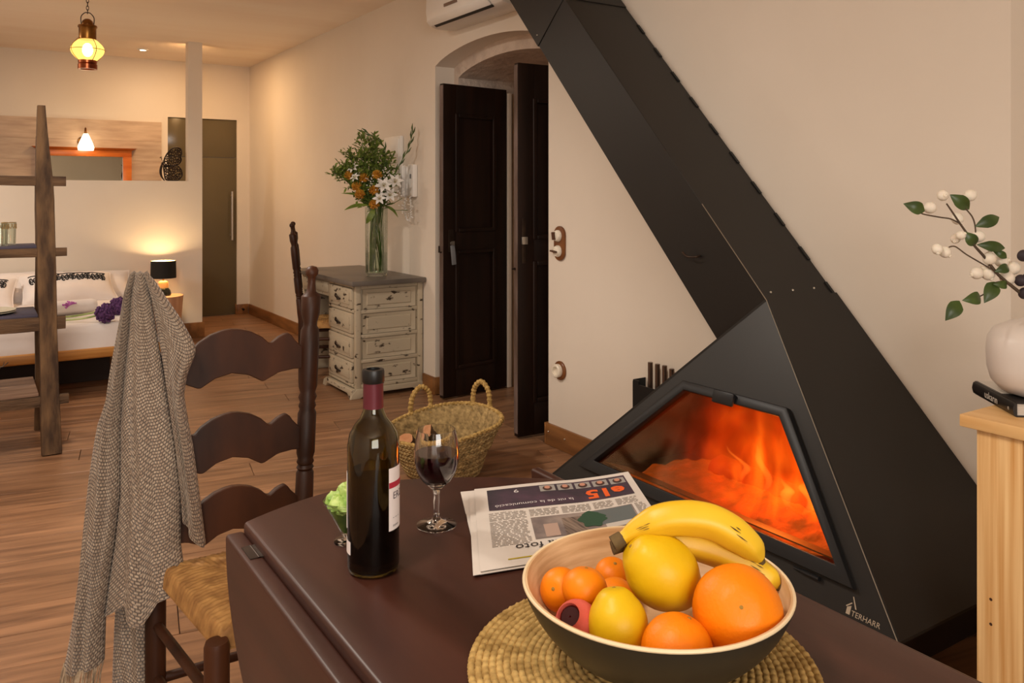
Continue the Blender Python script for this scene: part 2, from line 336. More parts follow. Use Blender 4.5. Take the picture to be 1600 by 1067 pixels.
# door leaves of the arched doorway
def leaf(name, hinge, free, label, side):
    h = Vector(hinge); f = Vector(free); d = (f - h); Wd = d.length; d.normalize(); nrm = V(-d.y, d.x, 0)
    if nrm.y > 0: nrm = -nrm                         # nrm faces the camera side
    p = bpy.data.objects.new(name, None); C.objects.link(p); p.location = h; st(p, label)
    W = lambda a, b, z: h + d * a + nrm * b + V(0, 0, z)
    def bx(mb, a0, a1, b0, b1, z0, z1): return mb.hexa([W(a0, b0, z0), W(a1, b0, z0), W(a1, b1, z0), W(a0, b1, z0)], [W(a0, b0, z1), W(a1, b0, z1), W(a1, b1, z1), W(a0, b1, z1)])
    T = 0.02
    m = MB(); bx(m, 0, 0.1, -T, T, 0.012, 1.99); bx(m, Wd - 0.1, Wd, -T, T, 0.012, 1.99)
    for z0, z1 in ((0.012, 0.19), (0.93, 1.06), (1.80, 1.99)): bx(m, 0.1, Wd - 0.1, -T, T, z0, z1)
    m.build('frame', M_dark, p, bevel=0.002)
    for z0, z1 in ((0.19, 0.93), (1.06, 1.80)):
        m = MB(); bx(m, 0.1, Wd - 0.1, -T * 0.35, T * 0.35, z0, z1); q = m.build('panel', M_dark, p)
        m = MB()
        for sgn in (1, -1):
            lo, hi = sorted((sgn * T * 0.35, sgn * (T + 0.006)))
            bx(m, 0.092, 0.118, lo, hi, z0 - 0.008, z1 + 0.008); bx(m, Wd - 0.118, Wd - 0.092, lo, hi, z0 - 0.008, z1 + 0.008)
            bx(m, 0.118, Wd - 0.118, lo, hi, z0 - 0.008, z0 + 0.018); bx(m, 0.118, Wd - 0.118, lo, hi, z1 - 0.018, z1 + 0.008)
        m.build('moulding', M_dark, q, bevel=0.006, seg=3)
    m = MB(); bx(m, Wd + 0.0005, Wd + 0.003, -T + 0.002, T - 0.002, 0.03, 1.98); m.build('worn_edge', M_dedge, p)
    if side == 'L':
        m = MB(); bx(m, Wd - 0.075, Wd - 0.035, T, T + 0.006, 0.93, 1.07); m.build('lock_plate', M_iron, p, bevel=0.002)
        a = W(Wd - 0.055, T + 0.012, 0.985)
        k = thing('key_ring', 'key ring with a grey fob hanging in the left door leaf', 'keys', a)
        MB().tube([a + V(0.011 * math.cos(t), -0.004, 0.011 * math.sin(t)) for t in [i * PI / 9 for i in range(18)]], 0.0018, 6, closed=True).build('ring', M_bolt, k)
        MB().tube([a + nrm * -0.012, a + nrm * 0.016], 0.004, 8).box(a.x - 0.010, a.x + 0.010, a.y - 0.02, a.y - 0.015, a.z - 0.010, a.z + 0.014).build('key', M_bolt, k)
        b = a + V(0.004, -0.006, -0.012)
        MB().obox(b + V(0.004, 0, -0.062), (0.016, 0.003, 0.062), Matrix.Rotation(-0.1, 3, 'Y')).build('fob', M_grey, k, bevel=0.003)
        MB().tube([W(Wd + 0.003, 0, 0.93), W(Wd + 0.02, 0.0, 0.93), W(Wd + 0.02, 0, 0.97)], 0.005, 8).build('latch', M_iron, p)
    else:
        m = MB(); bx(m, Wd - 0.045, Wd - 0.022, T, T + 0.005, 0.93, 1.17); m.build('bolt_plate', M_iron, p, bevel=0.001)
        m = MB(); bx(m, Wd - 0.05, Wd - 0.017, T + 0.005, T + 0.018, 1.03, 1.07); m.build('bolt_knob', M_bolt, p, bevel=0.002)
        MB().tube([W(Wd, -0.004, 0.90), W(Wd + 0.022, -0.004, 0.90)], 0.006, 8).build('keeper', M_iron, p)
leaf('door_2', (2.985, 4.705, 0), (2.47, 4.632, 0), 'left leaf of the dark panelled door, open, keys in its lock', 'L')
leaf('door_3', (2.985, 3.665, 0), (2.412, 3.688, 0), 'right leaf of the dark panelled door, seen nearly edge on', 'R')
for k, (x0, x1, y0, mm) in enumerate(((2.995, 3.03, 4.685, M_wall), (3.045, 3.07, 4.70, mat('frame_wood', S(150, 122, 96), S(176, 150, 122), 8, stretch=(1, 1, .3), rough=.7)))):
    st(MB().box(x0, x1, y0, 4.735, 0.001, 1.97).build('trim_%d' % (k + 1), mm, bevel=0.004))

# ------------------------------------------------------------------ fireplace
fp = thing('fireplace', 'black steel pyramid fireplace with slanted flue and glowing glass door', 'fireplace', (2.2, 1.85, 0))
kx = 0.4407
FX = lambda z: 2.148 + (z - 0.953) * kx            # front plane, leaning back
ZB = 0.238; YA, ZA = 1.807, 0.953; YR, YL = 1.155, 2.548
XBk = 2.498
def fpt(y, z, d=0.0):                               # point on the front plane, d = out towards the room
    n = V(-1, 0, kx).normalized(); return V(FX(z), y, z) + n * d
oBL, oTL, oTR, oBR = (2.409, 0.303), (2.039, 0.664), (1.613, 0.664), (1.283, 0.303)
def ringpoly(outer, inner, d0, d1):
    m = MB(); n = len(outer)
    vs = [fpt(*p, d1) for p in outer] + [fpt(*p, d1) for p in inner] + [fpt(*p, d0) for p in outer] + [fpt(*p, d0) for p in inner]
    fs = []
    for i in range(n):
        j = (i + 1) % n
        fs += [(i, j, n + j, n + i), (2 * n + i, 3 * n + i, 3 * n + j, 2 * n + j), (i, 2 * n + i, 2 * n + j, j), (n + i, n + j, 3 * n + j, 3 * n + i)]
    return m.add(vs, fs)
hole = [(2.345, 0.335), (2.025, 0.640), (1.628, 0.640), (1.338, 0.335)]
# front sheet: triangle with the door opening cut out
tri = [(YL, ZB), (YA, ZA), (YA, ZA), (YR, ZB)]
fm = ringpoly(tri, hole, -0.012, 0.0); fm.build('front_sheet', M_steel, fp, weld=True)
# side and back sheets
def sheet(name, a, b, c, d, th):
    m = MB(); n = (Vector(b) - Vector(a)).cross(Vector(d) - Vector(a)).normalized() * th
    m.hexa([Vector(p) for p in (a, b, c, d)], [Vector(p) + n for p in (a, b, c, d)]); return m.build(name, M_steel, fp)
A0, A1 = V(FX(ZA), YA, ZA), V(XBk, YA, ZA)
R0, R1 = V(FX(ZB), YR, ZB), V(XBk, YR, ZB); L0_, L1_ = V(FX(ZB), YL, ZB), V(XBk, YL, ZB)
sheet('side_sheet', R0, R1, A1, A0, 0.008); sheet('side_sheet', L0_, A0, A1, L1_, 0.008)
sheet('base_sheet', R0, L0_, L1_, R1, 0.008); 
MB().hexa([V(XBk - 0.01, YR, ZB), V(XBk, YR, ZB), V(XBk, YL, ZB), V(XBk - 0.01, YL, ZB)], [V(XBk - 0.01, YA - 0.002, ZA), V(XBk, YA - 0.002, ZA), V(XBk, YA + 0.002, ZA), V(XBk - 0.01, YA + 0.002, ZA)]).build('back_sheet', M_steel, fp)
MB().tube([R0 + V(-0.001, -0.001, 0), A0 + V(-0.001, -0.001, 0)], 0.0016, 6).build('bare_edge', M_seam, fp)
MB().box(1.98, XBk, 1.32, 2.40, 0.001, ZB - 0.002).build('base_box', mat('dark_brown_box', S(46, 28, 20), S(36, 22, 16), 5, rough=0.7), fp)  # plain dark brown box between the firebox and the floor
# flue: box leaning at 47 degrees along the wall
ax = V(0, 0.6767, 0.7363).normalized(); up = V(0, -0.7363, 0.6767).normalized(); Wf = 0.264
def flue(name, s0, s1, grow):
    b = V(0, YA, ZA); X0, X1 = FX(ZA) - grow, XBk
    q = lambda s, k, x: V(x, 0, 0) + V(0, b.y, b.z) + ax * s + up * k
    P0 = [q(s0, -Wf - grow, X0), q(s0, -Wf - grow, X1), q(s0, grow, X1), q(s0, grow, X0)]; P1 = [q(s1, -Wf - grow, X0), q(s1, -Wf - grow, X1), q(s1, grow, X1), q(s1, grow, X0)]
    return MB().hexa(P0, P1).build(name, M_steel, fp, bevel=0.0015, seg=1)
flue('flue', -0.02, 2.05, 0.0); flue('flue_sleeve', 1.62, 2.31, 0.004)
MB().tube([V(FX(ZA) - 0.0005, YA, ZA) + ax * s + up * 0.0005 for s in (0.0, 0.42)], 0.0014, 6).build('bare_edge', M_seam, fp)
for x in (2.19, 2.30, 2.41):
    MB().sphere(V(x, YA, ZA) + up * 0.001 + ax * 0.03, 0.0045, 10, 6).build('bolt', M_bolt, fp)
for x in (2.20, 2.40):
    MB().sphere(V(x, YA, ZA) + up * 0.005 + ax * 1.69, 0.0045, 10, 6).build('bolt', M_bolt, fp)
MB().sphere(V(FX(ZA) - 0.005, YA, ZA) - up * (Wf - 0.03) + ax * 1.66, 0.004, 10, 6).build('bolt', M_bolt, fp)
for i in range(14):   # folded tabs along the back edge of the flue
    MB().obox(V(XBk - 0.008, YA, ZA) + up * 0.002 + ax * (-0.62 + 0.16 * i), (0.006, 0.03, 0.002), frame_from(up, (1, 0, 0)) ).build('fold_tab', M_steel2, fp)
hk = V(FX(ZA) - 0.002, 2.119, 1.08)
MB().tube(spline([hk + V(0, -0.02, 0.0), hk + V(-0.02, -0.02, -0.003), hk + V(-0.028, 0.015, -0.003), hk + V(-0.032, 0.035, 0.012)]), 0.004, 8).build('hook', M_iron, fp)
# door: frame, pane, lip, handle, hinge
OUT = [oBL, oTL, oTR, oBR]; INN = [(2.338, 0.338), (2.022, 0.636), (1.632, 0.636), (1.346, 0.338)]
df = ringpoly(OUT, INN, -0.008, 0.020).build('door_frame', M_steel2, fp, bevel=0.003)
inn2 = [(2.348, 0.333), (2.026, 0.641), (1.626, 0.641), (1.336, 0.333)]
M_pane = clear_glass('sooty_fire_glass', (0.90, 0.74, 0.56, 1), 0.05, 0.06, 0.12)
MB().add([fpt(*p, 0.004) for p in inn2] + [fpt(*p, 0.000) for p in inn2], [(0, 1, 2, 3), (7, 6, 5, 4), (0, 4, 5, 1), (1, 5, 6, 2), (2, 6, 7, 3), (3, 7, 4, 0)]).build('pane', M_pane, df)
m = MB(); a, b = fpt(2.30, 0.345, -0.004), fpt(1.37, 0.345, -0.004)
m.hexa([a, b, b + V(0.10, 0, -0.035), a + V(0.10, 0, -0.035)], [p + V(0, 0, 0.004) for p in (a, b, b + V(0.10, 0, -0.035), a + V(0.10, 0, -0.035))]).build('ash_lip', mat('ash_grey_steel', S(128, 112, 96), rough=0.5, metal=0.5), df)
m = MB(); n_ = V(-1, 0, kx).normalized(); t_ = V(kx, 0, 1).normalized()
for y0, y1 in ((1.80, 1.885),):
    P = lambda y, a, d: fpt(y, 0.650, 0) + t_ * a + n_ * d
    m.hexa([P(y0, -0.028, 0.020), P(y1, -0.028, 0.020), P(y1, -0.028, 0.030), P(y0, -0.028, 0.030)], [P(y0, 0.012, 0.020), P(y1, 0.012, 0.020), P(y1, 0.012, 0.036), P(y0, 0.012, 0.036)])
m.build('door_latch', M_steel2, df, bevel=0.004)
MB().tube([fpt(1.44, 0.292, 0.008), fpt(1.385, 0.292, 0.008)], 0.006, 8).tube([fpt(1.465, 0.292, 0.006), fpt(1.44, 0.292, 0.006)], 0.004, 8).build('hinge', M_steel2, df)
# maker's emblem in bare metal: a little house and lettering
eo = fpt(1.302, 0.247, 0.0006); ey = V(0, -1, 0)
fE = lambda x, y: eo + ey * x + t_ * y
m = MB().text('TERHARR', 0.0185, lambda x, y: fE(0.018 + x, y))
for poly in ([(0, 0.018), (0.014, 0.030), (0.016, 0.028), (0.002, 0.016)], [(0.013, 0.044), (0.016, 0.044), (0.030, 0.018), (0.026, 0.018)], [(0.004, 0.0), (0.015, 0.0), (0.015, 0.022), (0.004, 0.016)]):
    m.add([fE(*p) for p in poly], [tuple(range(len(poly)))])
m.build('maker_emblem', mat('emblem_metal', S(176, 160, 140), rough=0.5, metal=0.3), fp)
# fire chamber, flames, embers
M_brick = mat('soot_firebrick', S(84, 40, 22), S(44, 20, 12), 6, rough=0.6, bump=0.3, bscale=14, bdist=0.01)
sp = 0.035
def inset(y, z): return (lerp(y, 1.82, 0.06), lerp(z, 0.5, 0.06))
m = MB()
bl, br_, ap = V(2.40, 2.42, 0.262), V(2.40, 1.27, 0.262), V(2.40, YA, 0.86)
fl, fr_ = V(FX(0.262) + 0.02, 2.46, 0.262), V(FX(0.262) + 0.02, 1.22, 0.262); fa = V(FX(0.86) + 0.02, YA, 0.86)
m.add([bl, br_, ap, fl, fr_, fa], [(0, 1, 2), (0, 3, 4, 1), (0, 2, 5, 3), (1, 4, 5, 2)]).build('fire_chamber', M_brick, fp, solid=0.006)
# flames: a glowing volume that stands over the logs
def flame_mat():
    m = bpy.data.materials.new('flame_volume'); m.use_nodes = True; N = m.node_tree.nodes; L = m.node_tree.links
    N.remove(N['Principled BSDF']); o = N['Material Output']
    tc = N.new('ShaderNodeTexCoord'); mp = N.new('ShaderNodeMapping'); mp.inputs['Scale'].default_value = (4.5, 4.5, 2.4); L.new(tc.outputs['Object'], mp.inputs[0])
    n1 = N.new('ShaderNodeTexNoise'); n1.inputs['Scale'].default_value = 1.5; n1.inputs['Detail'].default_value = 3; n1.inputs['Distortion'].default_value = 1.6; L.new(mp.outputs[0], n1.inputs['Vector'])
    # falloff from the middle of the fire (object space, metres)
    fm_ = N.new('ShaderNodeMapping'); fm_.inputs['Scale'].default_value = (3.6, 2.0, 3.3); L.new(tc.outputs['Object'], fm_.inputs[0])
    ln = N.new('ShaderNodeVectorMath'); ln.operation = 'LENGTH'; L.new(fm_.outputs[0], ln.inputs[0])
    mr = N.new('ShaderNodeMapRange'); mr.inputs[1].default_value = 0.25; mr.inputs[2].default_value = 1.05; mr.inputs[3].default_value = 1; mr.inputs[4].default_value = 0; mr.interpolation_type = 'SMOOTHSTEP'; L.new(ln.outputs['Value'], mr.inputs[0])
    r1 = N.new('ShaderNodeMapRange'); r1.inputs[1].default_value = 0.34; r1.inputs[2].default_value = 0.74; L.new(n1.outputs[0], r1.inputs[0])
    mu = N.new('ShaderNodeMath'); mu.operation = 'MULTIPLY'; L.new(mr.outputs[0], mu.inputs[0]); L.new(r1.outputs[0], mu.inputs[1])
    cr = N.new('ShaderNodeValToRGB'); e = cr.color_ramp.elements; e[0].position = 0.0; e[0].color = (0.60, 0.02, 0.0, 1); e[1].position = 0.75; e[1].color = (1.0, 0.30, 0.02, 1)
    x = e.new(0.3); x.color = (1.0, 0.085, 0.002, 1); L.new(mu.outputs[0], cr.inputs[0])
    st_ = N.new('ShaderNodeMath'); st_.operation = 'POWER'; st_.inputs[1].default_value = 1.5; L.new(mu.outputs[0], st_.inputs[0])
    s2 = N.new('ShaderNodeMath'); s2.operation = 'MULTIPLY'; s2.inputs[1].default_value = 15; L.new(st_.outputs[0], s2.inputs[0])
    em = N.new('ShaderNodeEmission'); L.new(cr.outputs[0], em.inputs[0]); L.new(s2.outputs[0], em.inputs[1]); L.new(em.outputs[0], o.inputs['Volume'])
    return m
q_ = lambda x, y, z: V(x, y, z)
fire = tag(MB().hexa([q_(FX(0.275) + 0.035, 1.30, 0.275), q_(2.385, 1.30, 0.275), q_(2.385, 2.38, 0.275), q_(FX(0.275) + 0.035, 2.38, 0.275)], [q_(FX(0.70) + 0.035, 1.69, 0.70), q_(2.385, 1.69, 0.70), q_(2.385, 1.95, 0.70), q_(FX(0.70) + 0.035, 1.95, 0.70)]).build('fire', flame_mat(), loc=(2.14, 1.74, 0.42)), 'orange fire burning behind the fireplace glass', 'fire')
def tongue(c, hgt, wd, ln):
    c = Vector(c)
    def g(u, v):
        a = 2 * PI * u; r = wd * math.sin(PI * min(1, v * 0.98 + 0.01)) ** 0.8 * (1 - v * 0.55)
        return c + V(math.cos(a) * r * 0.5 + 0.02 * math.sin(5 * v), math.sin(a) * r + ln * v * v + 0.012 * math.sin(9 * v + c.y * 40), hgt * v)
    return MB().grid(g, 12, 14, cu=True)
M_hot = bpy.data.materials.new('hot_flame'); M_hot.use_nodes = True
M_hot.node_tree.nodes.remove(M_hot.node_tree.nodes['Principled BSDF']); e_ = M_hot.node_tree.nodes.new('ShaderNodeEmission'); e_.inputs[0].default_value = (1.0, 0.34, 0.05, 1); e_.inputs[1].default_value = 26
M_hot.node_tree.links.new(e_.outputs[0], M_hot.node_tree.nodes['Material Output'].inputs['Volume'])
for c, hh, wd, ln in (((2.12, 1.80, 0.34), 0.17, 0.022, 0.02), ((2.10, 1.70, 0.33), 0.10, 0.03, -0.02), ((2.14, 1.90, 0.34), 0.12, 0.02, 0.05), ((2.05, 1.545, 0.43), 0.09, 0.012, -0.03), ((2.10, 1.62, 0.33), 0.12, 0.03, -0.01)):
    tongue(c, hh, wd, ln).build('flame_tongue', M_hot, fire)
M_log = mat('burning_log', S(52, 20, 12), S(120, 38, 14), 9, rough=0.9, bump=0.6, bscale=20, bdist=0.02, emit=(1, 0.08, 0.005, 1), estr=0.10)
M_emb = mat('ember_bed', S(150, 70, 22), S(60, 28, 14), 18, rough=0.8, bump=0.8, bscale=30, bdist=0.02, emit=(1.0, 0.22, 0.02, 1), estr=0.22)
def log(name, a, b, r, mm, parent=None, label=None, seed=0, n=16, end=None):
    a, b = Vector(a), Vector(b); fr = frame_from(b - a); L_ = (b - a).length
    t = thing(name, label, 'log', a) if label else parent
    def g(u, v):
        an = 2 * PI * u; k = 1 + 0.09 * math.sin(3 * an + seed) + 0.05 * math.sin(7 * an + 2 * seed + v * 3)
        return a + fr @ V(math.cos(an) * r * k, math.sin(an) * r * k, L_ * v)
    MB().grid(g, n, 8, cu=True).build('bark', mm, t)
    if end:
        for v, s in ((0, -0.001), (1, 0.001)):
            MB().add([a + fr @ V(0, 0, L_ * v + s)] + [g(i / n, v) + (b - a).normalized() * s for i in range(n)], [(0, 1 + i, 1 + (i + 1) % n) for i in range(n)]).build('cut_end', end, t)
    else:
        for v in (0, 1): MB().add([g(i / n, v) for i in range(n)], [tuple(range(n))]).build('cut_end', mm, t)
    return t
log('burning_log', (2.02, 1.50, 0.50), (2.24, 1.60, 0.31), 0.042, M_log, label='charred log standing on end at the right of the fire', seed=1)
log('burning_log', (2.20, 1.42, 0.30), (2.26, 2.12, 0.31), 0.045, M_log, label='charred log lying along the back of the fire', seed=4)
def bed(u, v):
    y = lerp(1.30, 2.30, u); x = lerp(FX(0.30) + 0.10, 2.38, v)
    return V(x, y, 0.27 + 0.05 * math.sin(PI * v) * (0.5 + 0.5 * math.sin(PI * u)) + 0.02 * mnoise.noise(V(x * 22, y * 22, 0)) + 0.07 * max(0, 1 - abs(y - 1.42) / 0.16) * (0.6 + 0.4 * mnoise.noise(V(x * 30, y * 30, 3))))
eb = MB().grid(bed, 60, 24).build('ember_bed', M_emb, loc=(2.16, 1.72, 0.26)); tag(eb, 'bed of glowing embers and ash under the fire', 'embers'); eb['kind'] = 'stuff'
point('fire_light', (2.10, 1.70, 0.46), 5, (1.0, 0.32, 0.06), 0.08)

# ------------------------------------------------------------------ drop-leaf table
TZ = 0.76
tb = thing('drop_leaf_table', 'dark mahogany drop-leaf table with a bowed end and lowered leaves', 'table', (0.655, 0.62, 0))
def endY(x): return 1.455 - 0.9 * max(0, 0.59 - x) ** 1.72 * 1.0 - 1.05 * max(0, x - 0.59) ** 1.65
xs = [lerp(0.372, 0.937, i / 24) for i in range(25)]
top = [(x, endY(x)) for x in xs] + [(x, 1.24 - endY(x)) for x in reversed(xs)]
MB().prism([(x, y, TZ - 0.024) for x, y in top], (0, 0, 0.024)).build('table_top', M_table, tb, bevel=0.007, seg=4, ang=50)
def dleaf(x0, x1):
    YC, HL, D = 0.62, 0.775, 0.36; pts = []
    for i in range(41):
        a = PI * i / 40; pts.append((YC + HL * math.cos(a), TZ - 0.016 - D * math.sin(a) ** 0.9))
    o = MB().prism([(x0, y, z) for y, z in pts], (x1 - x0, 0, 0)).build('drop_leaf', M_table, tb, bevel=0.006, seg=3, ang=50); return o
l1 = dleaf(0.344, 0.3740); l2 = dleaf(0.946, 0.967)
for yy in (1.30, 0.75, 0.2):
    MB().box(0.352, 0.374, yy - 0.025, yy + 0.025, TZ - 0.0165, TZ - 0.0145).tube([(0.366, yy - 0.025, TZ - 0.018), (0.366, yy + 0.025, TZ - 0.018)], 0.004, 8).build('hinge', M_iron, l1)
m = MB().box(0.43, 0.88, 0.0, 0.02, 0.63, TZ - 0.025).box(0.43, 0.88, 1.21, 1.23, 0.63, TZ - 0.025).box(0.43, 0.45, 0.02, 1.21, 0.63, TZ - 0.025).box(0.86, 0.88, 0.02, 1.21, 0.63, TZ - 0.025); m.build('apron', M_table, tb)
for lx in (0.46, 0.85):
    for ly in (0.03, 1.20): MB().lathe([(0.022, 0.001), (0.027, 0.06), (0.02, 0.09), (0.03, 0.3), (0.022, 0.48), (0.032, 0.52), (0.032, 0.63)], (lx, ly, 0), 20).build('leg', M_table, tb)

# ------------------------------------------------------------------ ladder-back chairs with rush seats
M_rush = mat('rush_seat', S(128, 88, 46), S(190, 144, 84), 26, stretch=(1, 1, 1), rough=0.75, lo=0.3, hi=0.7)
def post_prof(z0, z1, full):
    H = z1; K = H / 1.107
    if full: pr = [(0.017, z0), (0.022, z0 + 0.03), (0.023, 0.40 * K), (0.021, 0.46 * K), (0.023, 0.50 * K), (0.022, 0.593 * K), (0.018, 0.599 * K), (0.022, 0.605 * K), (0.018, 0.612 * K), (0.022, 0.618 * K), (0.019, 0.626 * K), (0.023, 0.64 * K), (0.0235, 0.735 * K), (0.019, 0.745 * K), (0.0225, 0.753 * K), (0.019, 0.763 * K), (0.0235, 0.775 * K), (0.019, 0.786 * K), (0.0235, 0.80 * K), (0.025, 0.90 * K), (0.0235, 0.942 * K), (0.018, 0.952 * K), (0.018, 0.962 * K), (0.024, 0.985 * K), (0.0255, 1.028 * K), (0.024, 1.030 * K), (0.0125, 1.040 * K), (0.010, 1.062 * K), (0.011, 1.078 * K), (0.0165, 1.085 * K), (0.017, 1.095 * K), (0.012, 1.104 * K), (0.002, 1.107 * K)]
    else: pr = [(0.019, z0), (0.023, z0 + 0.05), (0.024, z1 - 0.01), (0.021, z1)]
    return pr
def chair(t, BL, BR, FL, FR, SZ, slats, H, lower=True):
    # BL/BR: ((x,y) at the floor to seat, (x,y) at the top)
    def post(low, topxy, z1, full):
        def bend(p):
            k = max(0, (p.z - SZ) / (H - SZ)); c = V(low[0], low[1], 0).lerp(V(topxy[0], topxy[1], 0), k); return V(c.x + p.x, c.y + p.y, p.z)
        m = MB().lathe(post_prof(0.001, z1, full), (0, 0, 0), 20); m.v = [bend(p) for p in m.v]; return m
    post(BL[0], BL[1], H, True).build('leg', M_chair, t, ang=60); post(BR[0], BR[1], H, True).build('leg', M_chair, t, ang=60)
    for f in (FL, FR): post(f, f, SZ - 0.012, False).build('leg', M_chair, t, ang=50)
    def bx(side, z):
        (l, tp) = side; k = max(0, (z - SZ) / (H - SZ)); return V(lerp(l[0], tp[0], k), lerp(l[1], tp[1], k), z)
    TOP = [(0, 0), (0.06, 0.004), (0.11, 0.024), (0.135, 0.040), (0.155, 0.040), (0.20, 0.034), (0.255, 0.018), (0.265, 0.018), (0.31, 0.036), (0.38, 0.052), (0.45, 0.060), (0.5, 0.062)]
    BOT = [(0, 0), (0.10, 0.004), (0.20, 0.0), (0.30, -0.018), (0.31, -0.018), (0.40, 0.002), (0.5, 0.010)]
    for z0, z1, sc_ in slats:
        pts = []
        N_ = 48
        for i in range(N_ + 1):
            s = i / N_; q = min(s, 1 - s); pts.append((s, z1 + sc_ * interp(TOP, q)))
        for i in range(N_, -1, -1):
            s = i / N_; q = min(s, 1 - s); pts.append((s, z0 + sc_ * interp(BOT, q)))
        poly = [bx(BL, z).lerp(bx(BR, z), s) for s, z in pts]
        nrm = (bx(BR, z0) - bx(BL, z0)).cross(V(0, 0, 1)).normalized()
        poly = [p - nrm * 0.009 for p in poly]
        MB().prism(poly, nrm * 0.018).build('slat', M_chair, t, bevel=0.002, seg=1)
    # seat
    c00, c10, c01, c11 = V(*FL, 0), V(*FR, 0), V(*BL[0], 0), V(*BR[0], 0)
    NN = 150
    def g(u, v):
        s, w_ = 2 * u - 1, 2 * v - 1; e = 0.985
        p = c00.lerp(c10, 0.5 + 0.5 * s * e).lerp(c01.lerp(c11, 0.5 + 0.5 * s * e), 0.5 + 0.5 * w_ * e)
        a = max(abs(s), abs(w_)); cush = 0.020 * (1 - a ** 5) - 0.012 * (1 - a) 
        k = w_ if abs(s) > abs(w_) else s
        rip = 0.0022 * abs(math.sin(k * 44 + 0.8 * mnoise.noise(V(s * 3, w_ * 3, 1)))) + 0.002 * mnoise.noise(V(s * 14, w_ * 14, 5))
        cross = -0.006 * math.exp(-((abs(s) - abs(w_)) / 0.03) ** 2)
        edge = -0.030 * max(0, (a - 0.93) / 0.07) ** 2
        return V(p.x, p.y, SZ - 0.005 + cush + rip + cross + edge)
    m = MB().grid(g, NN, NN)
    m.grid(lambda u, v: (lambda q: V(q.x, q.y, SZ - 0.038))(g(u, v)), 12, 12)
    o = len(m.v) - 144
    m.build('seat', M_rush, t, ang=70)
    skirt = MB(); pr = [g(i / 60, 0) for i in range(60)] + [g(1, i / 60) for i in range(60)] + [g(1 - i / 60, 1) for i in range(60)] + [g(0, 1 - i / 60) for i in range(60)]
    n = len(pr); skirt.add(pr + [V(p.x, p.y, SZ - 0.038) for p in pr], [(i, (i + 1) % n, n + (i + 1) % n, n + i) for i in range(n)]); skirt.build('seat_edge', M_rush, t)
    Z = lambda q, z: V(q[0], q[1], z)
    for z in (0.20, 0.32): 
        MB().tube([Z(FL, z), Z(BL[0], z)], 0.011, 10).build('stretcher', M_chair, t); MB().tube([Z(FR, z), Z(BR[0], z)], 0.011, 10).build('stretcher', M_chair, t)
    MB().tube([Z(BL[0], 0.19), Z(BR[0], 0.19)], 0.011, 10).build('stretcher', M_chair, t); MB().tube([Z(FL, 0.26), Z(FR, 0.26)], 0.012, 10).build('stretcher', M_chair, t)
ch = thing('ladder_back_chair', 'dark ladder-back chair with scalloped slats and rush seat, a shawl hung on it', 'chair', (0.55, 1.85, 0))
chair(ch, ((0.348, 2.035), (0.330, 2.150)), ((0.692, 2.035), (0.757, 2.150)), (0.392, 1.650), (0.850, 1.670), 0.452,
      [(0.846, 0.900, 1.0), (0.650, 0.704, 0.95), (0.488, 0.540, 0.85)], 1.107)
# second chair, pushed in at the desk
d1 = V(0.331, 0.944, 0).normalized(); d2 = V(d1.y, -d1.x, 0)
def q2(c, a, b): p = V(*c, 0) + d1 * a + d2 * b; return (p.x, p.y)
cc = (1.885, 5.62)
ch2 = thing('ladder_back_chair', 'brown ladder-back chair pushed in at the cream desk, seen edge on', 'chair', (2.08, 5.55, 0))
chair(ch2, (q2(cc, 0.18, 0.02), q2(cc, 0.18, -0.045)), (q2(cc, -0.18, 0.02), q2(cc, -0.18, -0.045)), q2(cc, 0.20, 0.36), q2(cc, -0.20, 0.36), 0.43, [(0.86, 0.91, 0.8), (0.71, 0.76, 0.8), (0.56, 0.61, 0.8)], 1.10)

# ------------------------------------------------------------------ knitted shawl over the left chair post
def knit():
    m = bpy.data.materials.new('knitted_wool'); m.use_nodes = True; N = m.node_tree.nodes; L = m.node_tree.links; b = N['Principled BSDF']
    b.inputs['Roughness'].default_value = 0.85; b.inputs['Sheen Weight'].default_value = 0.2
    uv = N.new('ShaderNodeUVMap'); uv.uv_map = 'rows'
    br = N.new('ShaderNodeTexBrick'); br.inputs['Scale'].default_value = 1; br.inputs['Brick Width'].default_value = 0.0105; br.inputs['Row Height'].default_value = 0.0080; br.inputs['Mortar Size'].default_value = 0.0018; br.inputs['Mortar Smooth'].default_value = 1.0
    br.inputs['Color1'].default_value = S(176, 158, 138); br.inputs['Color2'].default_value = S(146, 126, 108); br.inputs['Mortar'].default_value = S(106, 89, 75)
    L.new(uv.outputs[0], br.inputs['Vector'])
    n = N.new('ShaderNodeTexNoise'); n.inputs['Scale'].default_value = 160; n.inputs['Detail'].default_value = 2; L.new(uv.outputs[0], n.inputs['Vector'])
    r = N.new('ShaderNodeValToRGB'); r.color_ramp.elements[0].position = 0.60; r.color_ramp.elements[1].position = 0.72; r.color_ramp.elements[0].color = (0, 0, 0, 1); L.new(n.outputs[0], r.inputs[0])
    mx = N.new('ShaderNodeMixRGB'); mx.inputs[2].default_value = S(206, 190, 166); L.new(r.outputs[0], mx.inputs[0]); L.new(br.outputs[0], mx.inputs[1]); L.new(mx.outputs[0], b.inputs['Base Color'])
    bp = N.new('ShaderNodeBump'); bp.inputs['Strength'].default_value = 0.9; bp.inputs['Distance'].default_value = 0.004; bp.invert = True; L.new(br.outputs['Fac'], bp.inputs['Height']); L.new(bp.outputs[0], b.inputs['Normal'])
    return m
M_knit = knit()
sh = thing('knitted_shawl', 'grey-beige knitted shawl with fringe draped over the chair post', 'shawl', (0.34, 2.05, 0))
RR = V(0.8396, -0.5432, 0); FF = V(0.5432, 0.8396, 0)
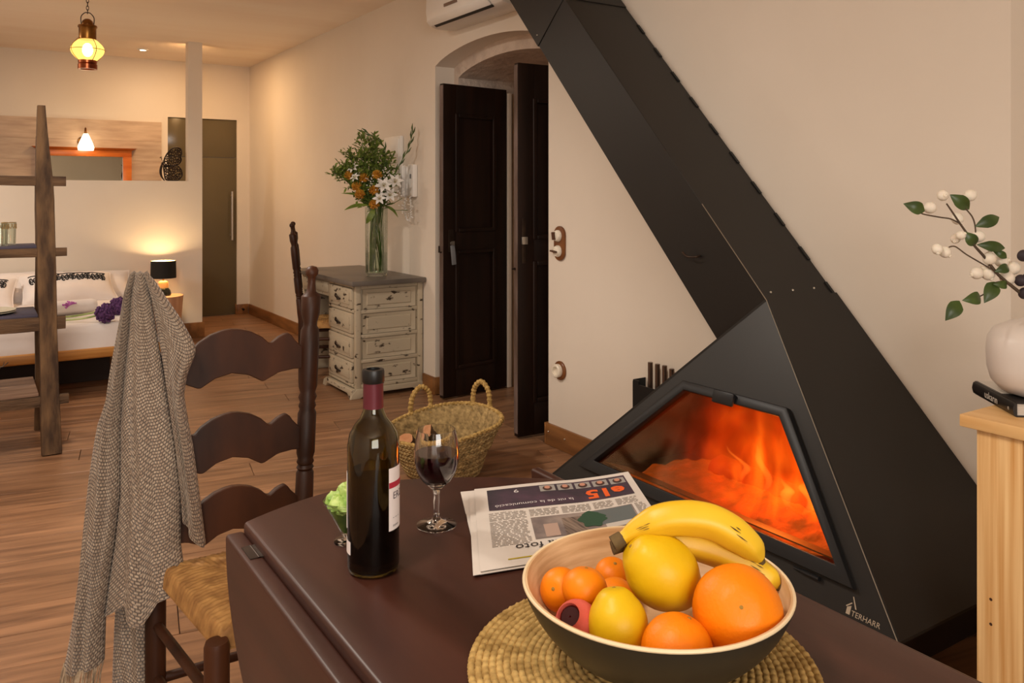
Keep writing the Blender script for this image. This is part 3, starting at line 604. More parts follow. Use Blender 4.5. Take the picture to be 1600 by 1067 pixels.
def SP(px, py, d):         # shawl drawing units -> metres in the plane of the chair post, d = depth
    t = 1.955 - (py - 427) / 640 * 0.07
    return RR * ((px - 800) / 1300 * t) + FF * (t + d) + V(0, 0, 1.3 - (py - 302) / 1300 * t)
XL = [(427, 206), (434, 203), (470, 197), (500, 192), (548, 183), (575, 178), (620, 172), (660, 157), (700, 150), (750, 143), (800, 138), (850, 133), (900, 128), (950, 121), (1000, 112), (1035, 105)]
C2 = [(427, 213), (470, 207), (505, 205), (600, 195), (660, 190), (770, 190), (850, 181), (900, 173), (960, 165), (1035, 163)]
C1 = [(427, 224), (440, 229), (470, 236), (500, 241), (600, 258), (700, 275), (767, 283), (850, 283), (885, 288), (912, 303), (960, 304)]
XR = [(427, 229), (440, 238), (470, 258), (500, 279), (530, 296), (546, 303), (556, 302), (590, 288), (620, 283), (660, 288), (700, 296), (750, 303), (800, 310), (850, 317)]
def lobe(m, uvs, l, r, ybot, amp, back, seed, d0=0.0, y0=427, nu=26, nv=90, fold=0.006):
    def g(u, v):
        # u around: 0..0.5 front left->right, 0.5..1 back right->left
        s = u * 2 if u <= 0.5 else 2 - u * 2
        yb = interp(ybot, s); y = y0 + (yb - y0) * v; x = lerp(interp(l, y), interp(r, y), s)
        grow = min(1, 0.30 + 1.1 * v)
        if u <= 0.5:
            d = -(0.014 + amp * grow) * math.sin(PI * min(1, max(0, s))) ** 0.55 - 0.004 + fold * grow * (math.sin(s * 13 + v * 5 + seed) + 0.6 * math.sin(s * 23 - v * 9 + seed * 2)) * math.sin(PI * s)
        else: d = back * math.sin(PI * s) ** 0.7 * grow + 0.004
        d += d0 - 0.012 * (1 - min(1, v * 14))* 0
        cap = max(0, 1 - v * 22); 
        return SP(x, y + cap * 0, d * (1 - 0.45 * cap))
    nU = nu * 2; base = len(m.v); m.grid(g, nU, nv, cu=True)
    m.add([SP((interp(l, y0) + interp(r, y0)) / 2, y0 - 4, d0)] , [])
    c = len(m.v) - 1; m.f += [(base + i * nv, base + ((i + 1) % nU) * nv, c) for i in range(nU)]
    for i in range(nU):
        for j in range(nv): uvs.append((lerp(0, 0.25, (i / nU)) * 1.6, (interp(ybot, 0.5) - y0) / 660 * (j / (nv - 1)) + 0.013 * math.sin(i / nU * 12) ))
    uvs.append((0, 0))
m = MB(); uvs = []
lobe(m, uvs, XL, C2, [(0, 1036), (1, 1032)], 0.035, 0.02, 1)
lobe(m, uvs, C2, C1, [(0, 962), (0.28, 934), (0.33, 962), (0.48, 968), (0.58, 946), (0.66, 928), (1, 913)], 0.022, 0.03, 2, nu=34)
lobe(m, uvs, C1, XR, [(0, 790), (0.35, 812), (0.75, 842), (1, 858)], 0.016, 0.03, 3, d0=0.012)
BLt = [(800, 170), (1100, 158)]; BRt = [(800, 240), (900, 236), (1100, 243)]
lobe(m, uvs, BLt, BRt, [(0, 1105), (1, 1105)], 0.02, 0.02, 5, d0=0.055, y0=800, nv=50)
so = m.build('cloth', M_knit, sh, ang=80)
uvl = so.data.uv_layers.new(name='rows')
for lp in so.data.loops: uvl.data[lp.index].uv = uvs[lp.vertex_index]
M_yarn = mat('yarn', S(176, 156, 130), S(120, 100, 80), 60, rough=0.9)
fm = MB()
for i in range(34):
    s = i / 33; x = lerp(104, 163, s); dd = -0.045 * math.sin(PI * s) ** 0.6 - 0.004
    p = [SP(x, 1030, dd), SP(x - 2 + random.uniform(-2, 2), 1050, dd - 0.004), SP(x - 6 + random.uniform(-4, 4), 1075, dd), SP(x - 8 + random.uniform(-5, 5), 1100, dd + random.uniform(-.01, .01))]
    fm.tube(spline(p, 4), 0.0017, 5)
o = fm.build('fringe', M_yarn, sh); o['kind'] = 'stuff'

# ------------------------------------------------------------------ desk
dk = thing('writing_desk', 'chipped cream pedestal desk with a grey top against the wall', 'desk', (2.25, 5.2, 0))
MB().box(1.985, 2.500, 4.905, 6.02, 0.715, 0.747).build('desk_top', M_gtop, dk, bevel=0.004)
MB().box(2.035, 2.485, 4.965, 5.405, 0.045, 0.715).build('pedestal', M_paint, dk, bevel=0.003)
for (x0, x1, y0, y1) in ((2.025, 2.06, 4.945, 4.98), (2.46, 2.495, 4.945, 4.98)):
    MB().box(x0, x1, y0, y1, 0.05, 0.714).build('corner_stile', M_paint, dk, bevel=0.004)
for k in range(5):
    z = 0.075 + k * 0.157
    MB().box(2.06, 2.46, 4.950, 4.968, z - 0.012, z + 0.012).build('rail', M_paint, dk, bevel=0.004)
for k in range(4):
    z0, z1 = 0.090 + k * 0.157, 0.217 + k * 0.157
    def pan(m, i, d): return [V(2.075 + i, d, z0 + i * 0.8), V(2.445 - i, d, z0 + i * 0.8), V(2.445 - i, d, z1 - i * 0.8), V(2.075 + i, d, z1 - i * 0.8)]
    m = MB(); a = pan(m, 0, 4.953); b = pan(m, 0.030, 4.963); c = pan(m, 0.034, 4.956); d = pan(m, 0.045, 4.956)
    m.add(a + b + c + [p + V(0, 0.01, 0) for p in a], [(0, 1, 5, 4), (1, 2, 6, 5), (2, 3, 7, 6), (3, 0, 4, 7), (4, 5, 9, 8), (5, 6, 10, 9), (6, 7, 11, 10), (7, 4, 8, 11), (8, 9, 10, 11), (0, 12, 13, 1), (1, 13, 14, 2), (2, 14, 15, 3), (3, 15, 12, 0)]).build('panel', M_paint, dk)
    # drawer on the front (facing the room)
    dr = MB().box(2.012, 2.036, 4.992, 5.392, z0 + 0.002, z1 + 0.004).build('drawer', M_paint, dk, bevel=0.005)
    MB().box(2.0075, 2.012, 5.02, 5.364, z0 + 0.028, z1 - 0.022).build('drawer_panel', M_paint, dr, bevel=0.002)
    cy, cz = 5.19, (z0 + z1) / 2 + 0.006
    MB().tube(spline([(2.007, cy - 0.030, cz - 0.018), (1.990, cy - 0.020, cz - 0.002), (1.985, cy, cz + 0.016), (1.990, cy + 0.020, cz - 0.002), (2.007, cy + 0.030, cz - 0.018)]), 0.0045, 8).tube([(2.007, cy - 0.03, cz - 0.018), (1.994, cy, cz - 0.022), (2.007, cy + 0.03, cz - 0.018)], 0.004, 8).build('cup_handle', M_iron, dr)
for k in range(5): MB().box(2.02, 2.036, 4.98, 5.405, 0.068 + k * 0.157, 0.088 + k * 0.157).build('rail', M_paint, dk, bevel=0.002)
MB().prism([(x, 4.935, z) for x, z in ((1.985, 0.001), (2.05, 0.001), (2.11, 0.028), (2.42, 0.028), (2.455, 0.001), (2.502, 0.001), (2.497, 0.05), (2.488, 0.062), (2.03, 0.062), (2.0, 0.035))], (0, 0.03, 0)).build('plinth_board', M_paint, dk, bevel=0.003)
MB().prism([(1.995, y, z) for y, z in ((4.94, 0.001), (4.99, 0.001), (5.02, 0.028), (5.37, 0.028), (5.40, 0.001), (5.46, 0.001), (5.44, 0.04), (5.40, 0.062), (4.94, 0.062))], (0.03, 0, 0)).build('plinth_board', M_paint, dk, bevel=0.003)
MB().box(2.03, 2.05, 5.405, 5.98, 0.60, 0.715).build('apron', M_paint, dk, bevel=0.003)
MB().box(2.022, 2.03, 5.44, 5.94, 0.625, 0.695).build('apron_panel', M_paint, dk, bevel=0.003)
MB().box(2.04, 2.49, 5.965, 6.0, 0.001, 0.715).build('end_panel', M_paint, dk, bevel=0.003)
# ------------------------------------------------------------------ things on the table
# wine bottle
bt = thing('wine_bottle', 'dark green wine bottle with a white label and burgundy neck sleeve', 'bottle', (0.482, 1.112, TZ))
bc = V(0.482, 1.112, TZ + 0.0005)
M_bott = mat('bottle_glass', S(150, 138, 72), rough=0.04, trans=1.0, ior=1.5)
outp = [(0.030, 0.0), (0.0355, 0.003), (0.0370, 0.010), (0.0372, 0.165), (0.0368, 0.180), (0.0340, 0.196), (0.0270, 0.208), (0.0190, 0.218), (0.0150, 0.228), (0.0142, 0.240), (0.0138, 0.272), (0.0150, 0.274), (0.0150, 0.286)]
inp = [(r - 0.0028, z + (0.006 if i < 2 else 0)) for i, (r, z) in enumerate(outp)]
MB().lathe(outp + [(r, z) for r, z in reversed(inp)], bc, 40, caps=False).build('glass', M_bott, bt, ang=60)
MB().lathe([(0.002, 0.0075), (0.033, 0.0075), (0.0338, 0.012), (0.0338, 0.130), (0.002, 0.130)], bc, 36).build('wine', mat('red_wine', S(22, 4, 6), rough=0.05), bt)
M_sleeve = mat('burgundy_foil', S(92, 34, 44), rough=0.38, metal=0.25)
MB().lathe([(0.0148, 0.232), (0.0146, 0.238), (0.0143, 0.268)], bc, 32, caps=False).build('neck_sleeve', M_sleeve, bt, solid=0.0006)
MB().lathe([(0.0150, 0.268), (0.0160, 0.270), (0.0160, 0.284), (0.0150, 0.287), (0.0100, 0.2875), (0.0098, 0.280), (0.002, 0.280)], bc, 32).build('neck_cap', M_blackp, bt)
def wrap(a0, a1, z0, z1, r, name, mm, par, n=18):
    m = MB(); m.grid(lambda u, v: bc + V(math.cos(lerp(a0, a1, u)) * r, math.sin(lerp(a0, a1, u)) * r, lerp(z0, z1, v)), n, 2); return m.build(name, mm, par, solid=0.0003)
M_label = mat('paper_label', S(232, 222, 220), S(222, 212, 210), 20, rough=0.7)
# the camera sees the label at its edge: right side of the bottle
A_ = math.atan2(-1.112, -0.482)          # direction from the bottle to the camera
lb = wrap(A_ + 0.62, A_ + 2.1, 0.064, 0.152, 0.0376, 'label', M_label, bt)
wrap(A_ + 0.62, A_ + 2.1, 0.124, 0.132, 0.0381, 'red_stripe', mat('red_print', S(168, 32, 56), rough=0.6), lb)
M_print = mat('grey_print', S(96, 88, 92), rough=0.7)
mt = MB()
for txt, z, s_ in (('ERZ', 0.108, 0.014), ('- -- -', 0.080, 0.008), ('mmm', 0.069, 0.006)):
    mt.text(txt, s_, lambda x, y, z=z: bc + V(math.cos(A_ + 0.80 + x / 0.0381), math.sin(A_ + 0.80 + x / 0.0381), 0) * 0.0382 + V(0, 0, z + y))
mt.build('label_print', M_print, lb)
wrap(A_ - 2.6, A_ - 1.36, 0.064, 0.142, 0.0376, 'back_label', M_label, bt)
wrap(A_ - 2.0, A_ - 1.02, 0.030, 0.048, 0.0376, 'small_label', M_label, bt)
# wine glass
gl = thing('wine_glass', 'stemmed glass half full of red wine', 'wine glass', (0.632, 1.203, TZ)); gc = V(0.632, 1.203, TZ + 0.0005)
M_glass = mat('clear_glass', (1, 1, 1, 1), rough=0.0, trans=1.0, ior=1.45)
go = [(0.0325, 0.0), (0.0325, 0.0015), (0.020, 0.0045), (0.008, 0.009), (0.0048, 0.016), (0.0042, 0.026), (0.0052, 0.038), (0.0046, 0.050), (0.0060, 0.057), (0.013, 0.064), (0.024, 0.074), (0.032, 0.088), (0.0362, 0.104), (0.0365, 0.120), (0.0345, 0.138), (0.0305, 0.156)]
gi = [(0.0295, 0.156), (0.0333, 0.138), (0.0353, 0.120), (0.0350, 0.104), (0.0308, 0.089), (0.0225, 0.0755), (0.0115, 0.067), (0.001, 0.064)]
MB().lathe([(0.001, 0.0)] + go + gi, gc, 44, caps=False).build('bowl_and_stem', M_glass, gl, ang=60)
MB().lathe([(0.001, 0.0645), (0.0112, 0.0674), (0.0222, 0.0758), (0.0305, 0.0892), (0.0347, 0.104), (0.0350, 0.1185), (0.001, 0.1185)], gc, 40).build('wine', mat('glass_wine', S(30, 3, 8), rough=0.03, spec=0.5), gl)
# snack glass with green crisps
sg = thing('snack_glass', 'conical glass of green lettuce leaves behind the wine bottle', 'glass', (0.486, 1.222, TZ)); s0 = V(0.486, 1.222, TZ + 0.0005)
MB().lathe([(0.001, 0), (0.020, 0), (0.020, 0.003), (0.006, 0.008), (0.008, 0.012), (0.037, 0.066), (0.0358, 0.066), (0.007, 0.014), (0.001, 0.017)], s0, 32, caps=False).build('cone', M_glass, sg)
M_let = mat('lettuce', S(104, 156, 48), S(196, 218, 128), 40, rough=0.5, lo=0.3, hi=0.7)
for k in range(9):
    a = k * 2.4; rr = 0.016 if k < 8 else 0; c = s0 + V(math.cos(a) * rr, math.sin(a) * rr, 0.056 + 0.005 * (k % 3) + (0.010 if k == 8 else 0))
    f = lambda p, k=k: 1 + 0.38 * mnoise.noise(p * 2.6 + V(k * 3, 0, 0)) + 0.26 * mnoise.noise(p * 6 + V(k, 0, 0))
    MB().sphere(c, 0.0165, 24, 16, (1, 1, 0.8), fn=f).build('lettuce_leaf', M_let, sg, ang=80)
MB().lathe([(0.002, 0.0150), (0.0068, 0.0155), (0.030, 0.055), (0.002, 0.06)], s0, 20).build('filling', mat('lettuce_deep', S(70, 110, 30), S(130, 160, 60), 30, rough=0.6), sg)
# folded newspaper
npp = thing('newspaper', 'folded newspaper with a dark banner and a photo on the table', 'newspaper', (0.80, 1.12, TZ))
pTL, pTR, pBL = V(0.758, 1.297, 0), V(1.040, 1.203, 0), V(0.600, 1.010, 0); pBR = V(0.905, 0.945, 0)
def PZ(u, v): return 0.006 + 0.010 * max(0, u - 0.62) ** 1.2 * 2.2 * (1 - v * 0.5) + 0.003 * math.sin(3 * v + 4 * u) * u * (1 - u) * 2 + 0.004 * max(0, 1 - abs(v - 0.36 - 0.22 * u) / 0.05) * max(0, 1 - u * 2.4)
def PP(u, v, dz=0): p = pTL.lerp(pTR, u).lerp(pBL.lerp(pBR, u), v); return V(p.x, p.y, TZ + PZ(u, v) + dz)
M_news = mat('newsprint', S(214, 206, 198), S(204, 195, 186), 8, rough=0.9)
for k, (du, dv, dz) in enumerate(((0, 0, 0), (-0.035, 0.015, -0.0022), (-0.085, -0.015, -0.0044))):
    def g(u, v, du=du, dv=dv, dz=dz, k=k):
        p = PP(u, v, dz); e = (pTR - pTL) * du + (pBL - pTL) * dv
        w_ = 1 - v if k == 2 else 1
        return V(p.x + e.x * w_, p.y + e.y * w_, max(TZ + 0.0008 + 0.0004 * (2 - k), p.z))
    MB().grid(g, 30, 30).build('sheet', M_news, npp, solid=0.0006)
def patch(name, u0, u1, v0, v1, mm, dz=0.0012, n=14, par=None):
    return MB().grid(lambda a, b: PP(lerp(u0, u1, a), lerp(v0, v1, b), dz), n, n).build(name, mm, par or npp)
top_s = [o for o in npp.children if o.name.startswith('sheet')][0]
patch('banner', 0.075, 0.955, 0.05, 0.36, mat('banner_ink', S(44, 38, 46), S(78, 54, 70), 2.5, stretch=(6, 6, 6), rough=0.8), par=top_s)
for i in range(5):
    u = 0.40 + i * 0.112
    fr = patch('portrait_card', u, u + 0.096, 0.065 + 0.004 * i, 0.155 + 0.004 * i, mat('card_grey', S(150, 146, 142), rough=0.9), 0.0017, 6, top_s)
    MB().grid(lambda a, b: PP(u + 0.048 + 0.030 * b * math.cos(2 * PI * a), 0.112 + 0.004 * i + 0.036 * b * math.sin(2 * PI * a), 0.0021), 16, 3, cu=True).build('portrait_hair', mat('hair_ink', S(70, 46, 40), rough=0.9), top_s)
    MB().grid(lambda a, b: PP(u + 0.048 + 0.018 * b * math.cos(2 * PI * a), 0.102 + 0.004 * i + 0.024 * b * math.sin(2 * PI * a), 0.0025), 14, 3, cu=True).build('portrait_face', mat('face_ink', S(188, 134, 112), rough=0.9), top_s)
def ptext(name, s, size, u0, v0, mm, dz=0.0018, bold=0.0):     # set upside down for this side of the table
    MB().text(s, size, lambda x, y: PP(u0 - x, v0 + y * 1.0, dz), bold).build(name, mm, top_s)
ptext('banner_logo', 'e15', 0.17, 0.915, 0.215, mat('logo_orange', S(226, 92, 30), rough=0.8), bold=0.006)
ptext('banner_line', 'la nit de la comunicació', 0.050, 0.585, 0.285, mat('white_print', S(214, 206, 206), rough=0.9))
ptext('page_number', '9', 0.07, 0.27, 0.085, MATS['white_print'])
ptext('headline', 'ol fer la foto', 0.088, 0.63, 0.795, mat('news_ink', S(48, 44, 44), rough=0.9))
ptext('small_mark', 'A', 0.05, 0.34, 0.875, MATS['news_ink'])
pm_ = patch('photo', 0.30, 0.90, 0.50, 0.76, mat('photo_grey', S(112, 100, 98), S(150, 136, 128), 3, stretch=(8, 8, 8), rough=0.8), par=top_s)
patch('photo_wall', 0.66, 0.89, 0.51, 0.70, mat('photo_slate', S(96, 102, 102), rough=0.8), 0.0016, 6, pm_)
patch('photo_light', 0.70, 0.895, 0.70, 0.755, mat('photo_light', S(190, 184, 176), rough=0.8), 0.0016, 6, pm_)
patch('photo_box', 0.36, 0.44, 0.60, 0.75, mat('photo_tan', S(176, 150, 136), rough=0.8), 0.0016, 6, pm_)
MB().grid(lambda a, b: PP(0.64 + (0.075 + 0.012 * math.sin(a * 40)) * b * math.cos(2 * PI * a), 0.61 + (0.10 + 0.012 * math.cos(a * 34)) * b * math.sin(2 * PI * a), 0.002), 40, 3, cu=True).build('photo_tree', mat('photo_green', S(44, 74, 54), rough=0.9), pm_)
patch('photo_stripe', 0.47, 0.60, 0.55, 0.755, mat('photo_brown', S(84, 70, 64), S(140, 122, 108), 20, stretch=(9, 1, 1), rough=0.8), 0.0016, 6, pm_)
patch('yellow_rule', 0.14, 0.70, 0.925, 0.937, mat('rule_yellow', S(176, 156, 30), rough=0.8), par=top_s)
tl = MB()
def lines(u0, u1, v0, v1):
    v = v0
    while v < v1:
        u = u0
        while u < u1 - 0.01:
            e = min(u1, u + random.uniform(0.015, 0.05)); tl.grid(lambda a, b: PP(lerp(u, e, a), v + 0.0055 * b, 0.0014), 3, 2); u = e + 0.008
        v += 0.0155
lines(0.07, 0.28, 0.50, 0.78); lines(0.07, 0.28, 0.40, 0.48)
for a, b in ((0.30, 0.47), (0.49, 0.66), (0.68, 0.80), (0.82, 0.95)): lines(a, b, 0.395, 0.475)
lines(0.915, 0.975, 0.5, 0.74)
o = tl.build('body_text', mat('text_grey', S(152, 142, 134), rough=0.9), top_s); o['kind'] = 'stuff'
# straw mat: one braided coil
tm = MB(); pts = []; rad = []; R_ = 0.012; a = 0.0; k = 0
MC = V(0.636, 0.716, TZ)
while R_ < 0.198:
    pts.append(MC + V(math.cos(a) * R_, math.sin(a) * R_, 0.0052 + 0.0008 * math.sin(k * 1.7))); rad.append(0.0038 + 0.0009 * (k % 2)); st_ = 0.0032; a += st_ / R_; R_ += st_ / R_ * 0.0080 / (2 * PI); k += 1
tm.tube(pts, rad, 6, flat=0.85)
tag(tm.build('straw_placemat', M_soil, None, loc=tuple(MC), ang=60), 'round braided straw placemat under the fruit bowl', 'placemat')
# fruit bowl
fb = thing('fruit_bowl', 'bamboo bowl, dark green outside, heaped with fruit', 'bowl', (0.655, 0.71, TZ + 0.010)); fc = V(0.655, 0.71, TZ + 0.0105)
def brad(s): return 0.045 + 0.103 * 0.75 * math.sqrt(max(0, 1 - (1 - s) ** 2)) + 0.103 * 0.25 * s
pr = [(brad(i / 24) + 0.004, 0.086 * i / 24) for i in range(25)]
MB().lathe([(0.001, 0)] + pr, fc, 64, caps=False).build('outer_shell', mat('dark_olive_lacquer', S(44, 40, 32), rough=0.42), fb)
M_bam = mat('bamboo', S(196, 156, 112), S(228, 194, 150), 2.4, stretch=(5, 5, 60), rough=0.42, lo=0.3, hi=0.7)
MB().lathe([(0.149 + 0.0025, 0.086), (0.150, 0.0885), (0.147, 0.0885)] + [(brad(i / 24) - 0.002, max(0.005, 0.086 * i / 24)) for i in range(24, -1, -1)] + [(0.001, 0.005)], fc, 64, caps=False).build('inner_shell', M_bam, fb)
MB().tube([fc + V(0.1505 * math.cos(i * PI / 48), 0.1505 * math.sin(i * PI / 48), 0.0875) for i in range(96)], 0.0021, 8, closed=True).build('rim', mat('rim_highlight', S(226, 204, 166), rough=0.45), fb)  # rim tinted paler, a highlight put into its colour
# fruit
M_or = mat('orange_peel', S(232, 120, 2), S(238, 134, 4), 6, rough=0.46, bump=0.35, bscale=190, bdist=0.0016, spec=0.35)
M_ma = mat('mandarin_peel', S(228, 122, 4), S(238, 138, 8), 6, rough=0.45, bump=0.22, bscale=150, bdist=0.0014, spec=0.35)
M_le = mat('lemon_peel', S(206, 164, 10), S(222, 184, 24), 9, rough=0.42, bump=0.25, bscale=130, bdist=0.0015, spec=0.35)
M_calyx = mat('calyx', S(150, 112, 40), rough=0.8)
def citrus(name, label, cat, c, r, mm, s=(1, 1, 1), axis=(0, 0, 1), point_=0.0, ds=0.94, seed=0, stem=True, grp=None):
    t = thing(name, label, cat, (c[0], c[1], c[2] - r * 0.9), grp); Mx = frame_from(axis)
    f = lambda p: 1 + point_ * max(0, abs(p.z) - 0.72) * 2.2 - 0.05 * max(0, p.z - 0.93) / 0.07 + 0.012 * mnoise.noise(p * 1.6 + V(seed, 0, 0))
    MB().sphere(c, r, 40, 26, (s[0], s[1], s[2]), Mx, f).build('peel', mm, t, ang=80)
    if stem: MB().lathe([(0.0020, -0.0006), (0.0022, 0.0003), (0.0006, 0.0010)], Vector(c) + Mx @ V(0, 0, r * s[2] * (0.95 + point_ * 0.6)), 8, Mx).build('stem_scar', M_calyx, t)
    return t
citrus('orange', 'largest orange, at the right of the fruit bowl', 'orange', (0.690, 0.620, 0.850), 0.0478, M_or, axis=(-0.5, -0.55, 0.45), seed=1)
citrus('orange', 'orange at the front of the bowl, half hidden by the rim', 'orange', (0.611, 0.630, 0.826), 0.0372, M_or, axis=(0.4, -0.1, 0.9), seed=2)
citrus('lemon', 'large lemon on top of the heap in front of the bananas', 'lemon', (0.663, 0.708, 0.866), 0.0425, M_le, s=(0.95, 0.95, 1.06), axis=(-0.65, 0.35, 0.62), point_=0.18, seed=3)
citrus('lemon', 'lemon at the front of the bowl beside the coral fruit', 'lemon', (0.584, 0.692, 0.834), 0.0338, M_le, s=(0.96, 0.96, 1.06), axis=(0.05, 0.25, 1), point_=0.16, seed=4)
citrus('mandarin', 'leftmost mandarin, against the bowl wall', 'mandarin', (0.577, 0.787, 0.836), 0.0248, M_ma, s=(1, 1, 0.88), axis=(-0.6, -0.3, 0.3), seed=5, grp='mandarins in the bowl')
citrus('mandarin', 'mandarin above the coral fruit, second from the left', 'mandarin', (0.589, 0.757, 0.846), 0.0262, M_ma, s=(1, 1, 0.9), axis=(0.2, 0.1, 1), seed=6, grp='mandarins in the bowl')
citrus('mandarin', 'mandarin at the back of the bowl beside the large lemon', 'mandarin', (0.664, 0.797, 0.828), 0.0222, M_ma, s=(1, 1, 0.86), axis=(-0.1, -0.4, 1), seed=7, grp='mandarins in the bowl')
citrus('mandarin', 'mandarin wedged in the middle behind the front lemon', 'mandarin', (0.634, 0.756, 0.822), 0.0250, M_ma, s=(1, 1, 0.86), axis=(-0.4, -0.5, 0.8), seed=8, grp='mandarins in the bowl')
# hollow coral fruit
cf = thing('hollow_fruit', 'coral red dried fruit with a dark round hole', 'dried fruit', (0.556, 0.728, 0.803)); Mc = frame_from((-0.62, -0.28, 0.62)); cc_ = V(0.556, 0.728, 0.828)
prof = [(0.001, -0.024)] + [(0.0245 * math.sin(a), -0.024 * math.cos(a)) for a in [i * PI / 14 for i in range(1, 12)]] + [(0.0125, 0.026), (0.0115, 0.022), (0.016, 0.008), (0.012, -0.008), (0.001, -0.012)]
MB().lathe(prof, cc_, 28, Mc, caps=False).build('rind', mat('coral_rind', S(196, 78, 66), S(216, 104, 86), 9, rough=0.7, bump=0.4, bscale=60, bdist=0.003), cf)
MB().lathe([(0.0105, 0.021), (0.001, 0.021)], cc_, 20, Mc, caps=False).build('dark_inside', mat('dried_inside', S(52, 14, 12), rough=0.9), cf)
# bananas
M_ban = mat('banana_peel', S(212, 164, 16), S(226, 184, 40), 5, rough=0.42, sub=0.05)
M_bant = mat('banana_tip', S(74, 58, 34), S(110, 88, 48), 30, rough=0.8)
rnd_b = random.Random(21)
def banana(label, pts, r):
    P = spline(pts, 8); n = len(P); t = thing('banana', label, 'banana', tuple(P[0] - V(0, 0, r)), 'bananas')
    R_ = [r * interp([(0, 0.36), (0.06, 0.40), (0.16, 0.62), (0.30, 0.92), (0.5, 1.0), (0.72, 0.97), (0.87, 0.74), (0.95, 0.42), (1, 0.26)], i / (n - 1)) for i in range(n)]
    m = MB().tube(P, R_, 20)
    for i in range(n):                       # five blunt edges
        for k in range(20):
            c = P[i]; m.v[i * 20 + k] = c + (m.v[i * 20 + k] - c) * (1 + 0.05 * math.cos(5 * 2 * PI * k / 20))
    m.build('peel', M_ban, t, ang=70)
    MB().tube([P[0] - (P[1] - P[0]).normalized() * 0.012, P[0], P[1]], [r * 0.46, r * 0.44, r * 0.38], 10).build('stalk', M_bant, t)
    MB().tube([P[-1] - (P[-1] - P[-2]) * 0.1, P[-1] + (P[-1] - P[-2]).normalized() * 0.004], [r * 0.30, r * 0.2], 10).build('tip', M_bant, t)
    for k, (f, ang_) in enumerate(((0.26, 1.2), (0.72, 0.4))):
        i = int(f * n); c = P[i]; tn = (P[i + 1] - P[i]).normalized(); fr = frame_from(tn, (-0.55, -0.75, 0.3 + 0.3 * k)); xx = fr.col[0]
        m = MB()
        for q in range(4):
            aa = rnd_b.uniform(-0.22, 0.22); sh_ = rnd_b.uniform(-0.008, 0.008); L2 = rnd_b.uniform(0.003, 0.008)
            dd = (xx * math.cos(aa) + fr.col[1] * math.sin(aa)); pp = [c + tn * (sh_ + L2 * w2) + dd * (R_[i] * 1.035) for w2 in (-1, 0, 1)]
            m.tube(pp, [0.0002, 0.0008, 0.0002], 5, flat=0.5)
        m.build('bruise', M_bant, t)
    return t
banana('upper banana, lying across the back of the heap', [(0.632, 0.742, 0.899), (0.652, 0.733, 0.910), (0.682, 0.712, 0.922), (0.719, 0.686, 0.919), (0.749, 0.661, 0.897), (0.761, 0.649, 0.877)], 0.0200)
banana('lower banana, under the upper one and behind the orange', [(0.640, 0.752, 0.886), (0.670, 0.737, 0.893), (0.706, 0.712, 0.889), (0.741, 0.681, 0.876), (0.768, 0.650, 0.858), (0.777, 0.637, 0.848)], 0.0180)

# ------------------------------------------------------------------ basket with firewood
bk = thing('straw_basket', 'open woven straw basket with two loop handles on the floor', 'basket', (1.83, 3.42, 0)); BC = V(1.83, 3.42, 0)
e1 = V(0.72, -0.69, 0); e2 = V(0.69, 0.72, 0)
def rimh(a): return 0.230 + 0.052 * math.cos(a - 0.98) 
def bsk(u, v, inn=0.0):
    a = 2 * PI * u; rr = lerp(0.155, 0.225, v ** 0.7) - inn; rx = rr * (1.10 if v > 0.5 else 1.05)
    tip = 1 + 0.16 * v ** 3 * max(0, math.cos(a)) ** 6 + 0.10 * v ** 3 * max(0, -math.cos(a)) ** 6
    z = 0.004 + inn * 0.3 + (rimh(a) - 0.004) * v
    k = 0.0042 * math.sin(u * 2 * PI * 70 + (1 if int(v * 18) % 2 else -1) * (v * 18 % 1) * 4.2) + 0.0030 * abs(math.sin(v * 18 * PI)) if inn == 0 else 0.003 * math.sin(u * 500 + v * 60)
    return BC + e1 * (math.cos(a) * (rx + k) * tip) + e2 * (math.sin(a) * (rr * 0.92 + k)) + V(0, 0, z)
M_bask = mat('esparto', S(122, 100, 62), S(196, 166, 112), 46, rough=0.85, bump=0.6, bscale=120, bdist=0.004, lo=0.3, hi=0.7)
MB().grid(lambda u, v: bsk(u, v), 480, 100, cu=True).build('woven_side', M_bask, bk, ang=80)
MB().grid(lambda u, v: bsk(u, v, 0.012), 120, 30, cu=True).build('lining', M_bask, bk, ang=80)
MB().add([bsk(i / 48, 0) for i in range(48)], [tuple(range(48))]).build('bottom', M_bask, bk, solid=0.003)
MB().tube([bsk(i / 240, 1, 0.006) + V(0, 0, 0.002 * math.sin(i * 1.9)) for i in range(240)], 0.0085, 7, closed=True).build('rim', M_soil, bk)
for a0, sgn in ((PI * 0.72, 1), (PI * 0.30, 1)):
    p0, p1 = bsk((a0 - 0.21) / (2 * PI) % 1, 1, 0.0), bsk((a0 + 0.21) / (2 * PI) % 1, 1, 0.0); mid = (p0 + p1) / 2
    P = spline([p0 + V(0, 0, -0.05), p0 + V(0, 0, 0.03), p0.lerp(mid, 0.25) + V(0, 0, 0.085), mid + V(0, 0, 0.115), p1.lerp(mid, 0.25) + V(0, 0, 0.085), p1 + V(0, 0, 0.03), p1 + V(0, 0, -0.05)], 10)
    MB().tube(P, [0.012 + 0.0022 * math.sin(i * 1.9) for i in range(len(P))], 8).build('handle', M_soil, bk)
M_bark = mat('bark', S(72, 52, 38), S(104, 80, 58), 20, rough=0.9, bump=0.6, bscale=30, bdist=0.01)
M_cut = mat('cut_wood', S(186, 126, 84), S(204, 148, 104), 30, rough=0.8)
